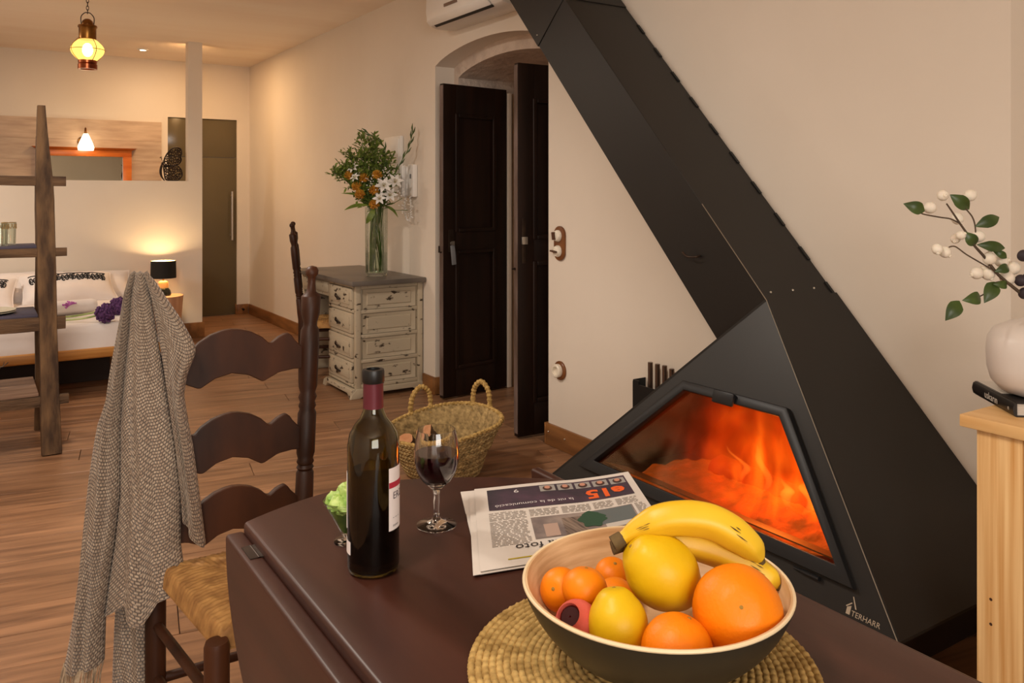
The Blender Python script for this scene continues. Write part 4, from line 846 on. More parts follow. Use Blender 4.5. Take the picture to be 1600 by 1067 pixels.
for a_, b_, r, lb_ in (((1.632, 3.400, 0.192), (1.78, 3.60, 0.07), 0.030, 'firewood log with its pale cut end up, left in the basket'), ((1.735, 3.43, 0.20), (1.90, 3.55, 0.06), 0.034, 'firewood log behind the pale-ended one in the basket'), ((1.87, 3.29, 0.12), (1.98, 3.46, 0.06), 0.038, 'firewood log lying low at the right in the basket')):
    log('firewood_log', a_, b_, r, M_bark, label=lb_, seed=r * 90, end=M_cut)
# fire tools in a wall rack
tr = thing('fire_tool_rack', 'black iron rack of fire tools on the wall beside the fireplace', 'tool rack', (2.46, 2.62, 0.30))
MB().prism([(2.425, y, z) for y, z in ((2.775, 0.30), (2.775, 0.475), (2.772, 0.485), (2.735, 0.485), (2.735, 0.468), (2.46, 0.468), (2.46, 0.30), (2.70, 0.30), (2.70, 0.36))], (0.004, 0, 0)).build('front_plate', M_steel2, tr)
MB().box(2.43, 2.500, 2.773, 2.777, 0.38, 0.485).box(2.43, 2.5, 2.46, 2.464, 0.30, 0.47).box(2.43, 2.5, 2.46, 2.777, 0.395, 0.400).build('bracket', M_steel2, tr)
for i, (y, zt) in enumerate(((2.705, 0.567), (2.660, 0.567), (2.616, 0.568), (2.573, 0.562), (2.538, 0.556))):
    t = thing('fire_tool', ['fire tool with a steel tube handle, %s in the rack' % w_ for w_ in ('nearest the door', 'second from the door', 'in the middle', 'second from the fireplace', 'nearest the fireplace')][i], 'fire tool', (2.465, y, 0.30), 'fire tools in the wall rack')
    MB().tube([(2.465, y, 0.40), (2.465, y, zt)], 0.011 if i < 4 else 0.005, 12, caps=True).build('handle', mat('bronze_tube', S(112, 92, 80), rough=0.35, metal=0.85), t)
    MB().tube([(2.465, y, 0.12), (2.465, y, 0.40)], 0.004, 8).build('rod', M_iron, t)

# ------------------------------------------------------------------ on the right wall
ac = thing('air_conditioner', 'white split air conditioner above the arched doorway', 'air conditioner', (2.4, 4.12, 2.30))
sec = [(2.505, 2.302), (2.375, 2.300), (2.335, 2.312), (2.306, 2.345), (2.300, 2.40), (2.306, 2.55), (2.33, 2.575), (2.505, 2.575)]
MB().prism([(x, 3.70, z) for x, z in sec], (0, 0.82, 0)).build('housing', M_white, ac, bevel=0.006, seg=2)
MB().hexa([V(2.345, 3.80, 2.305), V(2.330, 3.80, 2.314), V(2.330, 4.46, 2.314), V(2.345, 4.46, 2.305)], [V(2.342, 3.80, 2.300), V(2.326, 3.80, 2.311), V(2.326, 4.46, 2.311), V(2.342, 4.46, 2.300)]).build('outlet_slot', M_blackp, ac)
MB().hexa([V(2.326, 3.80, 2.312), V(2.300, 3.80, 2.340), V(2.300, 4.50, 2.340), V(2.326, 4.50, 2.312)], [V(2.321, 3.80, 2.308), V(2.294, 3.80, 2.338), V(2.294, 4.50, 2.338), V(2.321, 4.50, 2.308)]).build('flap', M_white, ac, bevel=0.001)
MB().box(2.294, 2.302, 4.13, 4.28, 2.385, 2.402).build('display_window', mat('brown_window', S(122, 98, 82), rough=0.4), ac, bevel=0.001)
M_plate = mat('varnished_oak_plate', S(104, 60, 30), S(128, 78, 40), 8, rough=0.35)
M_porc = mat('porcelain', S(236, 226, 208), rough=0.25)
sw = thing('wall_switch', 'oval wooden plate with two porcelain rotary switches by the doorway', 'switch', (XW, 3.416, 1.046))
def stadium(y, z, ry, rz, n=24): return [(XW - 0.012, y + ry * math.cos(2 * PI * i / n), z + ry * math.sin(2 * PI * i / n) + (rz - ry) * (1 if math.sin(2 * PI * i / n) >= 0 else -1)) for i in range(n)]
MB().prism(stadium(3.416, 1.046, 0.046, 0.088), (0.0115, 0, 0)).build('plate', M_plate, sw, bevel=0.003)
MX = frame_from((-1, 0, 0))
for z, ang_ in ((1.084, 1.4), (1.006, 0.15)):
    MB().lathe([(0.030, 0.011), (0.030, 0.020), (0.024, 0.030), (0.012, 0.034), (0.001, 0.034)], (XW, 3.422, z), 24, MX).build('rotary_base', M_porc, sw)
    MB().obox((XW - 0.042, 3.422, z), (0.010, 0.020, 0.004), Matrix.Rotation(ang_, 3, 'X')).build('lever', mat('brown_lever', S(84, 50, 28), rough=0.4), sw, bevel=0.002)
so_ = thing('wall_socket', 'round wooden plate with a porcelain socket low on the wall', 'socket', (XW, 3.416, 0.40))
MB().lathe([(0.048, 0.0005), (0.048, 0.008), (0.044, 0.012), (0.001, 0.012)], (XW, 3.416, 0.400), 28, MX).build('plate', M_plate, so_)
MB().lathe([(0.034, 0.012), (0.034, 0.030), (0.030, 0.034), (0.022, 0.034), (0.020, 0.020), (0.001, 0.020)], (XW, 3.420, 0.400), 28, MX).build('socket', M_porc, so_)
ic = thing('intercom_phone', 'white intercom handset with a curly cord by the doorway', 'intercom', (XW, 5.13, 1.27))
MB().box(2.468, 2.504, 5.035, 5.125, 1.275, 1.495).build('base', M_white, ic, bevel=0.008)
MB().box(2.435, 2.468, 5.135, 5.185, 1.275, 1.490).box(2.468, 2.50, 5.128, 5.19, 1.28, 1.485).build('handset', M_white, ic, bevel=0.010, seg=3)
MB().box(2.465, 2.469, 5.06, 5.08, 1.40, 1.43).build('button', M_grey, ic)
cp = spline([(2.475, 5.16, 1.275), (2.47, 5.17, 1.22), (2.47, 5.155, 1.15), (2.47, 5.11, 1.115), (2.47, 5.075, 1.15), (2.475, 5.085, 1.21), (2.48, 5.11, 1.275)], 14)
fr0 = [cp[i] + V(0.006 * math.cos(i * 1.5), 0.006 * math.sin(i * 1.5), 0) for i in range(len(cp))]
MB().tube(fr0, 0.0035, 6).build('curly_cord', M_white, ic)
fbx = thing('fuse_box', 'flat white fuse box cover on the wall behind the bouquet', 'fuse box', (XW, 5.40, 1.3))
MB().box(2.478, 2.504, 5.255, 5.53, 1.305, 1.70).build('cover', M_white, fbx, bevel=0.006); MB().box(2.473, 2.479, 5.275, 5.51, 1.325, 1.68).build('lid', M_white, fbx, bevel=0.003)

# ------------------------------------------------------------------ bouquet in a glass vase on the desk
VC = V(2.27, 5.185, 0.7475)
vs = thing('glass_vase', 'tall clear glass cylinder vase of water on the desk', 'vase', tuple(VC))
M_thin = clear_glass('vase_glass', (0.95, 0.97, 0.94, 1), 0.5, 0.02)
MB().lathe([(0.001, 0), (0.070, 0), (0.074, 0.006), (0.076, 0.46), (0.0735, 0.46), (0.0715, 0.022), (0.001, 0.02)], VC, 40, caps=False).build('glass', M_thin, vs)
MB().lathe([(0.001, 0.0215), (0.071, 0.0225), (0.0715, 0.155), (0.001, 0.155)], VC, 36, caps=False).build('water', clear_glass('vase_water', (0.86, 0.92, 0.82, 1), 0.6, 0.02), vs)
rnd = random.Random(11)
def stempath(tip, bend=0.04):
    tip = Vector(tip); d = tip - (VC + V(0, 0, 0.46)); a = math.atan2(d.y, d.x)
    ra = rnd.uniform(0, 2 * PI); foot = VC + V(-math.cos(ra) * 0.052, -math.sin(ra) * 0.052, 0.03); mouth = VC + V(math.cos(a) * 0.045, math.sin(a) * 0.045, 0.44)
    return spline([foot, foot.lerp(mouth, 0.5), mouth, mouth.lerp(tip, 0.55) + V(0, 0, bend), tip], 6)
def blade(m, a, b, w_, lift=0.01, n=5, nrm=None):
    a, b = Vector(a), Vector(b); d = b - a; sd = d.cross(nrm or V(0.2, -0.6, 0.8)).normalized(); up_ = sd.cross(d).normalized()
    vs = []; fs = []
    for i in range(n + 1):
        t = i / n; ww = w_ * math.sin(PI * (0.04 + 0.94 * t)) ** 0.8; c = a + d * t + up_ * (lift * math.sin(PI * t))
        vs += [c - sd * ww, c + up_ * (-0.18 * ww), c + sd * ww]
    for i in range(n):
        for k in (0, 1): fs.append((i * 3 + k, i * 3 + k + 1, i * 3 + k + 4, i * 3 + k + 3))
    return m.add(vs, fs)
for i in range(15):      # leafy filler branches
    u = (i + 0.5) / 15; a = rnd.uniform(0, 2 * PI)
    lat = lerp(-0.30, 0.13, u); dep = rnd.uniform(-0.13, 0.13)
    tip = VC + V(0.84 * lat + 0.54 * dep, -0.54 * lat + 0.84 * dep, 0.50 + 0.40 * (1 - (abs(lat + 0.07) / 0.25) ** 1.8 * 0.75) + rnd.uniform(-0.12, 0.03))
    if tip.x > 2.42: tip.x = 2.42
    t = thing('leafy_branch', 'small-leaved green filler branch in the bouquet', 'branch', tuple(VC + V(0, 0, 0.03)), 'green filler branches of the bouquet')
    P = stempath(tip); MB().tube(P, [lerp(0.0035, 0.0012, k / (len(P) - 1)) for k in range(len(P))], 6).build('stem', M_stem, t)
    m = MB(); mb = MB()
    for k in range(13, len(P)):
        for q in range(5):
            d = V(rnd.gauss(0, 1), rnd.gauss(0, 1), rnd.gauss(0.5, 0.8)).normalized(); tw = P[k] + d * rnd.uniform(0.02, 0.06)
            mb.tube([P[k], tw], 0.0009, 4)
            for z in range(3):
                e = (d + V(rnd.gauss(0, .7), rnd.gauss(0, .7), rnd.gauss(0.3, .5))).normalized(); blade(m, tw - d * 0.015 * z, tw - d * 0.015 * z + e * rnd.uniform(0.022, 0.042), 0.0075, 0.004, 3)
    m.build('leaves', M_leaf, t, ang=80)['kind'] = 'stuff'; mb.build('twigs', M_stem, t)['kind'] = 'stuff'
M_pin = mat('pincushion_bloom', S(176, 116, 30), S(214, 160, 58), 30, rough=0.7)
for i, c in enumerate([(2.09, 5.205, 1.409), (2.165, 5.150, 1.393), (2.241, 5.110, 1.414), (2.215, 5.098, 1.314), (2.140, 5.150, 1.287), (2.215, 5.095, 1.225), (2.126, 5.170, 1.34)]):
    t = thing('pincushion_flower', ['orange bloom at the far left of the bouquet, highest of that side', 'orange bloom left of centre, beside the white blossom', 'orange bloom half hidden in the leaves at the top right', 'orange bloom in the middle of the bouquet beside the lilies', 'orange bloom low on the left of the bouquet', 'lowest orange bloom, just above the vase rim', 'small orange bloom between the left-hand ones'][i], 'flower', tuple(VC + V(0, 0, 0.03)), 'orange blooms of the bouquet')
    c = Vector(c); P = stempath(c, 0.01); MB().tube(P, 0.0035, 6).build('stem', M_stem, t)
    d = (c - VC - V(0, 0, 0.40)); d.y -= 0.12; d.normalize(); m = MB()
    rn = random.Random(i)
    for k in range(90):
        e = V(rn.gauss(0, 1), rn.gauss(0, 1), rn.gauss(0, 1)).normalized()
        if e.dot(d) < -0.35: e = -e
        m.tube([c + e * 0.012, c + e * 0.026, c + (e * 0.036 + d * 0.008)], [0.0035, 0.0028, 0.0015], 4)
    m.sphere(c, 0.020, 14, 9).build('bloom', M_pin, t)['kind'] = 'stuff'
M_lily = mat('white_petal', S(236, 232, 226), S(216, 212, 204), 20, rough=0.55)
for i, (c, s_) in enumerate([((2.262, 5.045, 1.345), 1.0), ((2.330, 5.025, 1.37), 0.95), ((2.242, 5.070, 1.262), 0.75), ((2.30, 5.040, 1.285), 0.85), ((2.100, 5.160, 1.456), 0.7), ((2.110, 5.150, 1.398), 0.6)]):
    t = thing('white_lily', ['largest white lily, open towards the room', 'white lily at the right beside the fuse box', 'small white lily low over the vase rim', 'white lily between the large one and the rim', 'small white flower high on the left', 'small white flower beside the orange bloom on the left'][i], 'flower', tuple(VC + V(0, 0, 0.03)), 'white lilies of the bouquet')
    c = Vector(c); MB().tube(stempath(c, 0.0), 0.003, 6).build('stem', M_stem, t)
    d = (c - VC - V(0, 0, 0.42)); d.x -= 0.12; d.y -= 0.16; d.normalize(); fr = frame_from(d)
    for k in range(6):
        a = k * PI / 3 + i; rd = fr @ V(math.cos(a), math.sin(a), 0); m = MB(); blade(m, c, c + rd * 0.062 * s_ + d * 0.024 * s_, 0.0145 * s_, 0.014, 6, nrm=d); m.build('petal', M_lily, t, ang=80)
    m = MB()
    for k in range(6): a = k * PI / 3 + 0.5; m.tube([c, c + d * 0.035 * s_ + fr @ V(math.cos(a), math.sin(a), 0) * 0.012], [0.0008, 0.0016], 4)
    m.build('stamens', mat('stamen', S(170, 150, 60), rough=0.7), t)
for i, (tip, mid) in enumerate((((2.44, 4.98, 1.715), (2.36, 5.06, 1.45)), ((2.195, 5.215, 1.715), (2.31, 5.13, 1.55)))):
    t = thing('gladiolus_spike', ['green gladiolus spike reaching up to the right', 'green gladiolus spike curving up to the left'][i], 'flower', tuple(VC + V(0, 0, 0.03)), 'gladiolus spikes')
    P = spline([VC + V(-0.03, 0, 0.03), VC + V(0.02, -0.01, 0.44), mid, Vector(mid).lerp(Vector(tip), 0.5) + V(0.02, -0.02, 0.02), tip], 8)
    MB().tube(P, [lerp(0.005, 0.002, k / (len(P) - 1)) for k in range(len(P))], 6).build('stem', M_stem, t); m = MB()
    for k in range(12, len(P), 2):
        d = (P[k] - P[k - 1]).normalized(); sd = d.cross(V(0.54, 0.84, 0)).normalized() * (1 if k % 4 == 0 else -1)
        m.tube([P[k] - d * 0.01, P[k] + d * 0.018 + sd * 0.009, P[k] + d * 0.048 + sd * 0.012], [0.003, 0.0065, 0.001], 6)
    m.build('buds', M_dleaf, t)
for i in range(5):
    tip = VC + V(*[(0.10, -0.19, 0.52), (-0.06, -0.10, 0.62), (-0.02, -0.12, 0.56), (0.15, -0.17, 0.44), (0.03, -0.14, 0.68)][i])
    t = thing('white_filler_sprig', ['sprig of tiny white blossoms under the right-hand lilies', 'sprig of tiny white blossoms between the left orange blooms', 'sprig of tiny white blossoms in the middle of the bouquet', 'sprig of tiny white blossoms drooping at the far right of the vase', 'highest sprig of tiny white blossoms, above the lilies'][i], 'flower', tuple(VC + V(0, 0, 0.03)), 'white filler sprigs of the bouquet')
    MB().tube(stempath(tip, 0), 0.002, 5).build('stem', M_stem, t); m = MB(); rn = random.Random(i + 40)
    for k in range(26): m.sphere(tip + V(rn.gauss(0, .028), rn.gauss(0, .028), rn.gauss(0, .03)), 0.0048, 6, 4)
    m.build('blossoms', M_lily, t)['kind'] = 'stuff'
for i, (a, b) in enumerate((((2.20, 5.15, 1.22), (2.05, 5.20, 1.19)), ((2.19, 5.13, 1.25), (2.045, 5.24, 1.30)), ((2.22, 5.10, 1.20), (2.17, 5.12, 1.10)), ((2.28, 5.10, 1.22), (2.37, 5.06, 1.14)))):
    t = thing('broad_leaf_stem', ['broad green leaf drooping at the left over the vase', 'broad green leaf pointing left from the bouquet', 'broad green leaf hanging at the vase rim', 'broad green leaf hanging at the right of the vase'][i], 'leaf', tuple(VC + V(0, 0, 0.03)))
    MB().tube(stempath(a, 0), 0.003, 5).build('stem', M_stem, t); m = MB(); blade(m, a, b, 0.020, 0.02, 7); m.build('leaf', M_leaf, t, ang=80)
# ------------------------------------------------------------------ lamps
M_amber = emis('amber_lit_glass', (1.0, 0.66, 0.16, 1), 2.4, 0.50, (1.0, 0.85, 0.45, 1))
lt = thing('ship_lantern', 'brass ship lantern with a lit amber globe hanging on a chain', 'lantern', (0.62, 6.03, 2.10)); lc = V(0.62, 6.03, 2.10)
MB().lathe([(0.042, 0.005), (0.058, 0.005), (0.058, 0.035), (0.052, 0.04), (0.056, 0.045), (0.056, 0.06), (0.050, 0.065), (0.042, 0.065)], lc, 28, caps=False).build('base_ring', M_copper, lt, solid=0.002)
MB().lathe([(0.052, 0.062)] + [(0.052 + 0.048 * math.sin(PI * i / 14), 0.062 + 0.135 * i / 14) for i in range(1, 14)] + [(0.05, 0.197)], lc, 32, caps=False).build('globe', M_amber, lt)
MB().sphere(lc + V(0, 0, 0.13), 0.032, 16, 10, (1, 1, 1.4)).build('bulb', emis('bulb_glow', (1.0, 0.80, 0.45, 1), 30), lt)
for k in range(4):
    a = k * PI / 2 + 0.4; MB().tube([lc + V(math.cos(a) * (0.054 + 0.052 * math.sin(PI * i / 12)), math.sin(a) * (0.054 + 0.052 * math.sin(PI * i / 12)), 0.055 + 0.15 * i / 12) for i in range(13)], 0.002, 6).build('guard_wire', M_brass, lt)
MB().tube([lc + V(math.cos(i * PI / 16) * 0.106, math.sin(i * PI / 16) * 0.106, 0.130) for i in range(32)], 0.002, 6, closed=True).build('guard_ring', M_brass, lt)
MB().lathe([(0.048, 0.195), (0.052, 0.20), (0.052, 0.27), (0.058, 0.278), (0.056, 0.288), (0.036, 0.292), (0.036, 0.300), (0.030, 0.318), (0.016, 0.330), (0.001, 0.332)], lc, 28, caps=False).build('chimney', M_brass, lt)
MB().tube(spline([lc + V(-0.036, 0, 0.29), lc + V(-0.038, 0, 0.34), lc + V(-0.018, 0, 0.368), lc + V(0, 0, 0.372), lc + V(0.018, 0, 0.368), lc + V(0.038, 0, 0.34), lc + V(0.036, 0, 0.29)]), 0.003, 6).build('carrying_bail', M_iron, lt)
m = MB()
for k in range(8):
    z = 0.378 + k * 0.024; m.tube([lc + (V(math.cos(a) * 0.007, 0, math.sin(a) * 0.015 + z) if k % 2 else V(0, math.cos(a) * 0.007, math.sin(a) * 0.015 + z)) for a in [i * PI / 7 for i in range(14)]], 0.0022, 5, closed=True)
m.build('chain', M_iron, lt)
point('lantern_light', tuple(lc + V(0, 0, 0.13)), 72, (1.0, 0.74, 0.44), 0.03)
# recessed ceiling spot
cs = thing('ceiling_spot', 'small recessed ceiling spot, lit, beyond the half wall', 'ceiling light', (1.346, 8.52, CH - 0.012))
MB().lathe([(0.030, 0.0), (0.046, 0.004), (0.050, 0.0115), (0.030, 0.0115)], (1.346, 8.52, CH - 0.012), 24, caps=False).build('trim_ring', M_white, cs)
MB().lathe([(0.001, 0.004), (0.030, 0.004)], (1.346, 8.52, CH - 0.012), 24, caps=False).build('lens', emis('spot_glow', (1.0, 0.86, 0.62, 1), 22), cs)
area('spot_light', (1.346, 8.52, CH - 0.016), (0, 0, 0), 0.06, 1.5, WARM, shape='DISK')
cs2 = dup(cs, (1.70, 8.12, CH - 0.012), label='added ceiling spot fixture, unseen behind the slim post')
area('added_passage_light', (1.70, 8.12, CH - 0.016), (0, 0, 0), 0.06, 15, (1.0, 0.62, 0.30), shape='DISK')  # unseen spot added behind the post for a warm glow in the corner
# wall lamp over the mirror
wl = thing('wall_lamp', 'brass wall lamp with a lit white bell shade over the mirror', 'wall lamp', (0.90, 9.06, 1.80))
MB().lathe([(0.055, 0), (0.055, 0.012), (0.03, 0.022), (0.001, 0.024)], (0.90, 9.076, 1.80), 24, frame_from((0, -1, 0))).build('wall_plate', M_brass, wl)
MB().tube(spline([(0.90, 9.06, 1.80), (0.90, 9.0, 1.83), (0.90, 8.95, 1.90), (0.90, 8.92, 1.925), (0.90, 8.895, 1.90), (0.90, 8.89, 1.86)], 6), 0.008, 8).build('arm', M_brass, wl)
MB().lathe([(0.02, 0.03), (0.034, 0.0), (0.06, -0.06), (0.072, -0.10), (0.066, -0.13)], (0.90, 8.89, 1.84), 24, caps=False).build('shade', emis('opal_glass_lit', (1.0, 0.80, 0.52, 1), 5.0, 0.25), wl)
MB().sphere((0.90, 8.89, 1.765), 0.022, 12, 8).build('bulb', MATS['bulb_glow'], wl)
point('wall_lamp_light', (0.90, 8.89, 1.765), 6, (1.0, 0.72, 0.40), 0.03)
# mirror with orange wood frame
mr = thing('framed_mirror', 'wall mirror in an orange wooden frame with a cornice', 'mirror', (0.90, 9.06, 1.1))
M_ow = mat('orange_stained_wood', S(190, 96, 34), S(214, 122, 50), 4, stretch=(1, 4, 4), rough=0.32)
MB().box(0.50, 0.585, 9.040, 9.076, 1.02, 1.66).build('frame_stile', M_ow, mr, bevel=0.004); MB().box(1.245, 1.325, 9.040, 9.076, 1.02, 1.66).build('frame_stile', M_ow, mr, bevel=0.004)
MB().box(0.50, 1.325, 9.040, 9.076, 1.66, 1.722).build('frame_rail', M_ow, mr, bevel=0.003); MB().box(0.50, 1.325, 9.040, 9.076, 0.96, 1.02).build('frame_rail', M_ow, mr, bevel=0.003)
MB().hexa([V(0.50, 9.03, 1.722), V(1.325, 9.03, 1.722), V(1.325, 9.076, 1.722), V(0.50, 9.076, 1.722)], [V(0.455, 8.995, 1.745), V(1.37, 8.995, 1.745), V(1.37, 9.076, 1.745), V(0.455, 9.076, 1.745)]).build('cornice', M_ow, mr, bevel=0.002)
MB().box(0.585, 1.245, 9.055, 9.062, 1.02, 1.66).build('mirror_glass', mat('silvered_glass', S(214, 220, 212), rough=0.015, metal=1.0), mr)
# butterfly ornament on the half wall
bf = thing('butterfly_ornament', 'brown metal filigree butterfly standing on the half wall', 'ornament', (1.52, 7.92, 1.41)); bo = V(1.375, 7.92, 1.411)
# wings sit on their edge, drawn in X,Z metres from the foot of the body
up_w = [(0.045, 0.145), (0.055, 0.20), (0.085, 0.255), (0.125, 0.292), (0.165, 0.300), (0.192, 0.285), (0.198, 0.25), (0.190, 0.22), (0.195, 0.19), (0.178, 0.155), (0.13, 0.135), (0.08, 0.13)]
lo_w = [(0.05, 0.135), (0.09, 0.138), (0.14, 0.14), (0.175, 0.13), (0.198, 0.095), (0.205, 0.055), (0.185, 0.018), (0.15, 0.004), (0.10, 0.004), (0.065, 0.015), (0.055, 0.06)]
def inside(p, poly):
    c = False
    for i in range(len(poly)):
        a, b = poly[i - 1], poly[i]
        if (a[1] > p[1]) != (b[1] > p[1]) and p[0] < (b[0] - a[0]) * (p[1] - a[1]) / (b[1] - a[1]) + a[0]: c = not c
    return c
for nm, W_, yo in (('upper_wing', up_w, -0.004), ('lower_wing', lo_w, 0.004)):
    m = MB(); wp = [bo + V(x, yo, z) for x, z in W_]; m.tube(spline(wp, 5, closed=True), 0.006, 6, closed=True)
    rn = random.Random(5); pl = [(v.x - bo.x, v.z - bo.z) for v in spline(wp, 5, closed=True)]
    cells = []
    for k in range(1400):
        p = (rn.uniform(0.04, 0.21), rn.uniform(0, 0.31)); r = rn.uniform(0.007, 0.013)
        if not inside(p, pl): continue
        if min(math.hypot(p[0] - q[0], p[1] - q[1]) for q in pl) < r * 0.9: continue
        if any(math.hypot(p[0] - q[0], p[1] - q[1]) < (r + q[2]) * 0.93 for q in cells): continue
        cells.append((p[0], p[1], r))
    for x, z, r in cells:
        ph = rn.uniform(0, 6); m.tube([bo + V(x + r * (1 + 0.18 * math.sin(2 * a + ph)) * math.cos(a), yo, z + r * (1 + 0.18 * math.cos(3 * a + ph)) * math.sin(a)) for a in [i * PI / 6 for i in range(12)]], 0.0046, 5, closed=True)
    m.build(nm, M_iron, bf)
MB().tube(spline([bo + V(0.055, 0, 0.002), bo + V(0.03, 0, 0.04), bo + V(0.022, 0, 0.09), bo + V(0.032, 0, 0.14), bo + V(0.038, 0, 0.165)], 5), [lerp(0.004, 0.011, min(1, i / 8)) if i < 15 else 0.008 for i in range(21)], 8).build('body', M_iron, bf)
MB().tube(spline([bo + V(0.036, 0, 0.16), bo + V(0.028, -0.01, 0.195), bo + V(0.016, -0.016, 0.205)], 4), 0.002, 5).tube(spline([bo + V(0.036, 0, 0.16), bo + V(0.034, 0.01, 0.20), bo + V(0.030, 0.016, 0.212)], 4), 0.002, 5).sphere(bo + V(0.016, -0.016, 0.205), 0.005, 8, 6).sphere(bo + V(0.030, 0.016, 0.212), 0.005, 8, 6).build('antennae', M_iron, bf)

# ------------------------------------------------------------------ bed
bd = thing('platform_bed', 'low platform bed with honey wood rail and white bedding', 'bed', (0.15, 6.9, 0))
MB().box(-0.80, 1.08, 5.965, 7.85, 0.235, 0.300).build('platform', M_bedwood, bd, bevel=0.012, seg=3)
MB().box(-0.45, 0.80, 6.42, 7.6, 0.001, 0.235).build('base', mat('dark_bed_base', S(42, 28, 20), rough=0.7), bd)
def matt(u, v):
    x, y = lerp(-0.78, 1.055, u), lerp(5.985, 7.84, v); e = min(u, 1 - u) * 1.83; f = min(v, 1 - v) * 1.85
    k = min(1, e / 0.05) ** 0.5 * min(1, f / 0.05) ** 0.5
    return V(x, y, 0.300 + 0.15 * k + 0.004 * mnoise.noise(V(x * 5, y * 7, 0)) * k)
MB().grid(matt, 90, 90).build('mattress', M_linen, bd, ang=80)
def pillow(name, label, c, hx, hy, th, tilt, rz, group=None, n=34, mm=None):
    c = Vector(c); Mx = Matrix.Rotation(rz, 3, 'Z') @ Matrix.Rotation(tilt, 3, 'X')
    t = thing(name, label, 'pillow', tuple(c - V(0, 0, th)), group)
    def srf(s, w_, side):
        h = th * (max(0, 1 - abs(s) ** 3.2) ** 0.6) * (max(0, 1 - abs(w_) ** 3.2) ** 0.6) + 0.003
        h *= 1 + 0.08 * mnoise.noise(V(s * 2.5, w_ * 2.5, hx * 9))
        return c + Mx @ V(hx * s * (1 - 0.06 * (1 - w_ * w_)), hy * w_ * (1 - 0.06 * (1 - s * s)), side * h)
    MB().grid(lambda u, v: srf(2 * u - 1, 2 * v - 1, 1), n, n).grid(lambda u, v: srf(2 * u - 1, 2 * v - 1, -1), n, n).build('cushion', mm or M_linen, t, ang=80)
    P = [srf(s, w_, 0) for s, w_ in [(lerp(-1, 1, i / 20), -1) for i in range(20)] + [(1, lerp(-1, 1, i / 20)) for i in range(20)] + [(lerp(1, -1, i / 20), 1) for i in range(20)] + [(-1, lerp(1, -1, i / 20)) for i in range(20)]]
    MB().tube(P, 0.006, 6, closed=True).build('piping', mm or M_linen, t)
    return t, srf
def scroll(t, srf, s0, s1, w0, seed):
    m = MB(); n = max(2, int((s1 - s0) / 0.16)); rn = random.Random(seed)
    for k in range(n):
        s = lerp(s0, s1, (k + 0.5) / n); r0 = 0.5 * (s1 - s0) / n; sg = 1 if k % 2 else -1
        for q in (-1, 1):
            m.tube([srf(s + q * (r0 * 0.45) + r0 * 0.55 * (1 - i / 22) * math.cos(sg * i * 0.55 + q), w0 + 0.26 * (1 - i / 22) * math.sin(sg * i * 0.55 + q), 1) + V(0, -0.003, 0.002) for i in range(20)], [0.006 * (1 - i / 30) for i in range(20)], 5)
    m.tube([srf(lerp(s0, s1, i / 40), w0 + 0.33 + 0.02 * math.sin(i), 1) + V(0, -0.003, 0.002) for i in range(41)], 0.004, 5)
    m.build('scroll_print', M_ink, t)
t, f_ = pillow('pillow', 'white pillow with a black scroll band, propped in the middle of the bed', (0.635, 7.50, 0.545), 0.335, 0.20, 0.075, math.radians(28), 0.05); scroll(t, f_, -0.86, 0.86, 0.22, 1)
t, f_ = pillow('pillow', 'plain white pillow behind, leaning on the half wall, its right end showing', (0.78, 7.70, 0.53), 0.34, 0.17, 0.07, math.radians(38), -0.05)
t, f_ = pillow('pillow', 'plain white pillow between the two scroll-printed ones', (0.34, 7.66, 0.545), 0.30, 0.19, 0.075, math.radians(32), 0.1)
t, f_ = pillow('pillow', 'white pillow with a black scroll band at the left edge', (-0.05, 7.36, 0.54), 0.32, 0.20, 0.08, math.radians(30), -0.12); scroll(t, f_, -0.86, 0.86, 0.22, 2)
# rolled towel with a pink flower
tw = thing('rolled_towel', 'rolled white towel with a pink flower print on the bed', 'towel', (0.58, 6.58, 0.45)); td = V(0.985, 0.17, 0).normalized(); tc_ = V(0.565, 6.58, 0.503); fr = frame_from(td, (0, 0, 1))
def tg(u, v):
    a = 2 * PI * u; k = 1 - 0.25 * max(0, abs(2 * v - 1) - 0.86) / 0.14; return tc_ + fr @ V(math.cos(a) * 0.048 * k * 1.0, math.sin(a) * 0.056 * k, (v - 0.5) * 0.34)
MB().grid(tg, 24, 20, cu=True).add([tg(i / 24, e) for e in (0, 1) for i in range(24)], [tuple(range(24)), tuple(range(24, 48))]).build('roll', M_linen, tw, weld=True)
m = MB(); rn = random.Random(2)
for k in range(26):
    a = rn.uniform(0, 2 * PI); r = rn.uniform(0.1, 1); u0, v0 = 0.70 + 0.0 * r, 0.46
    uu, vv = 0.17 + 0.10 * r * math.sin(a), 0.46 + 0.14 * r * math.cos(a)
    p = tg(uu % 1, vv); p2 = tg((uu + 0.02) % 1, vv + 0.03); nn = (p - tc_ - td * (p - tc_).dot(td)).normalized()
    m.tube([tg(0.17, 0.46) + nn * 0.002, p + nn * 0.002], [0.004, 0.0055], 5)
m.build('pink_flower_print', mat('pink_print', S(198, 120, 190), S(170, 84, 160), 40, rough=0.8), tw)
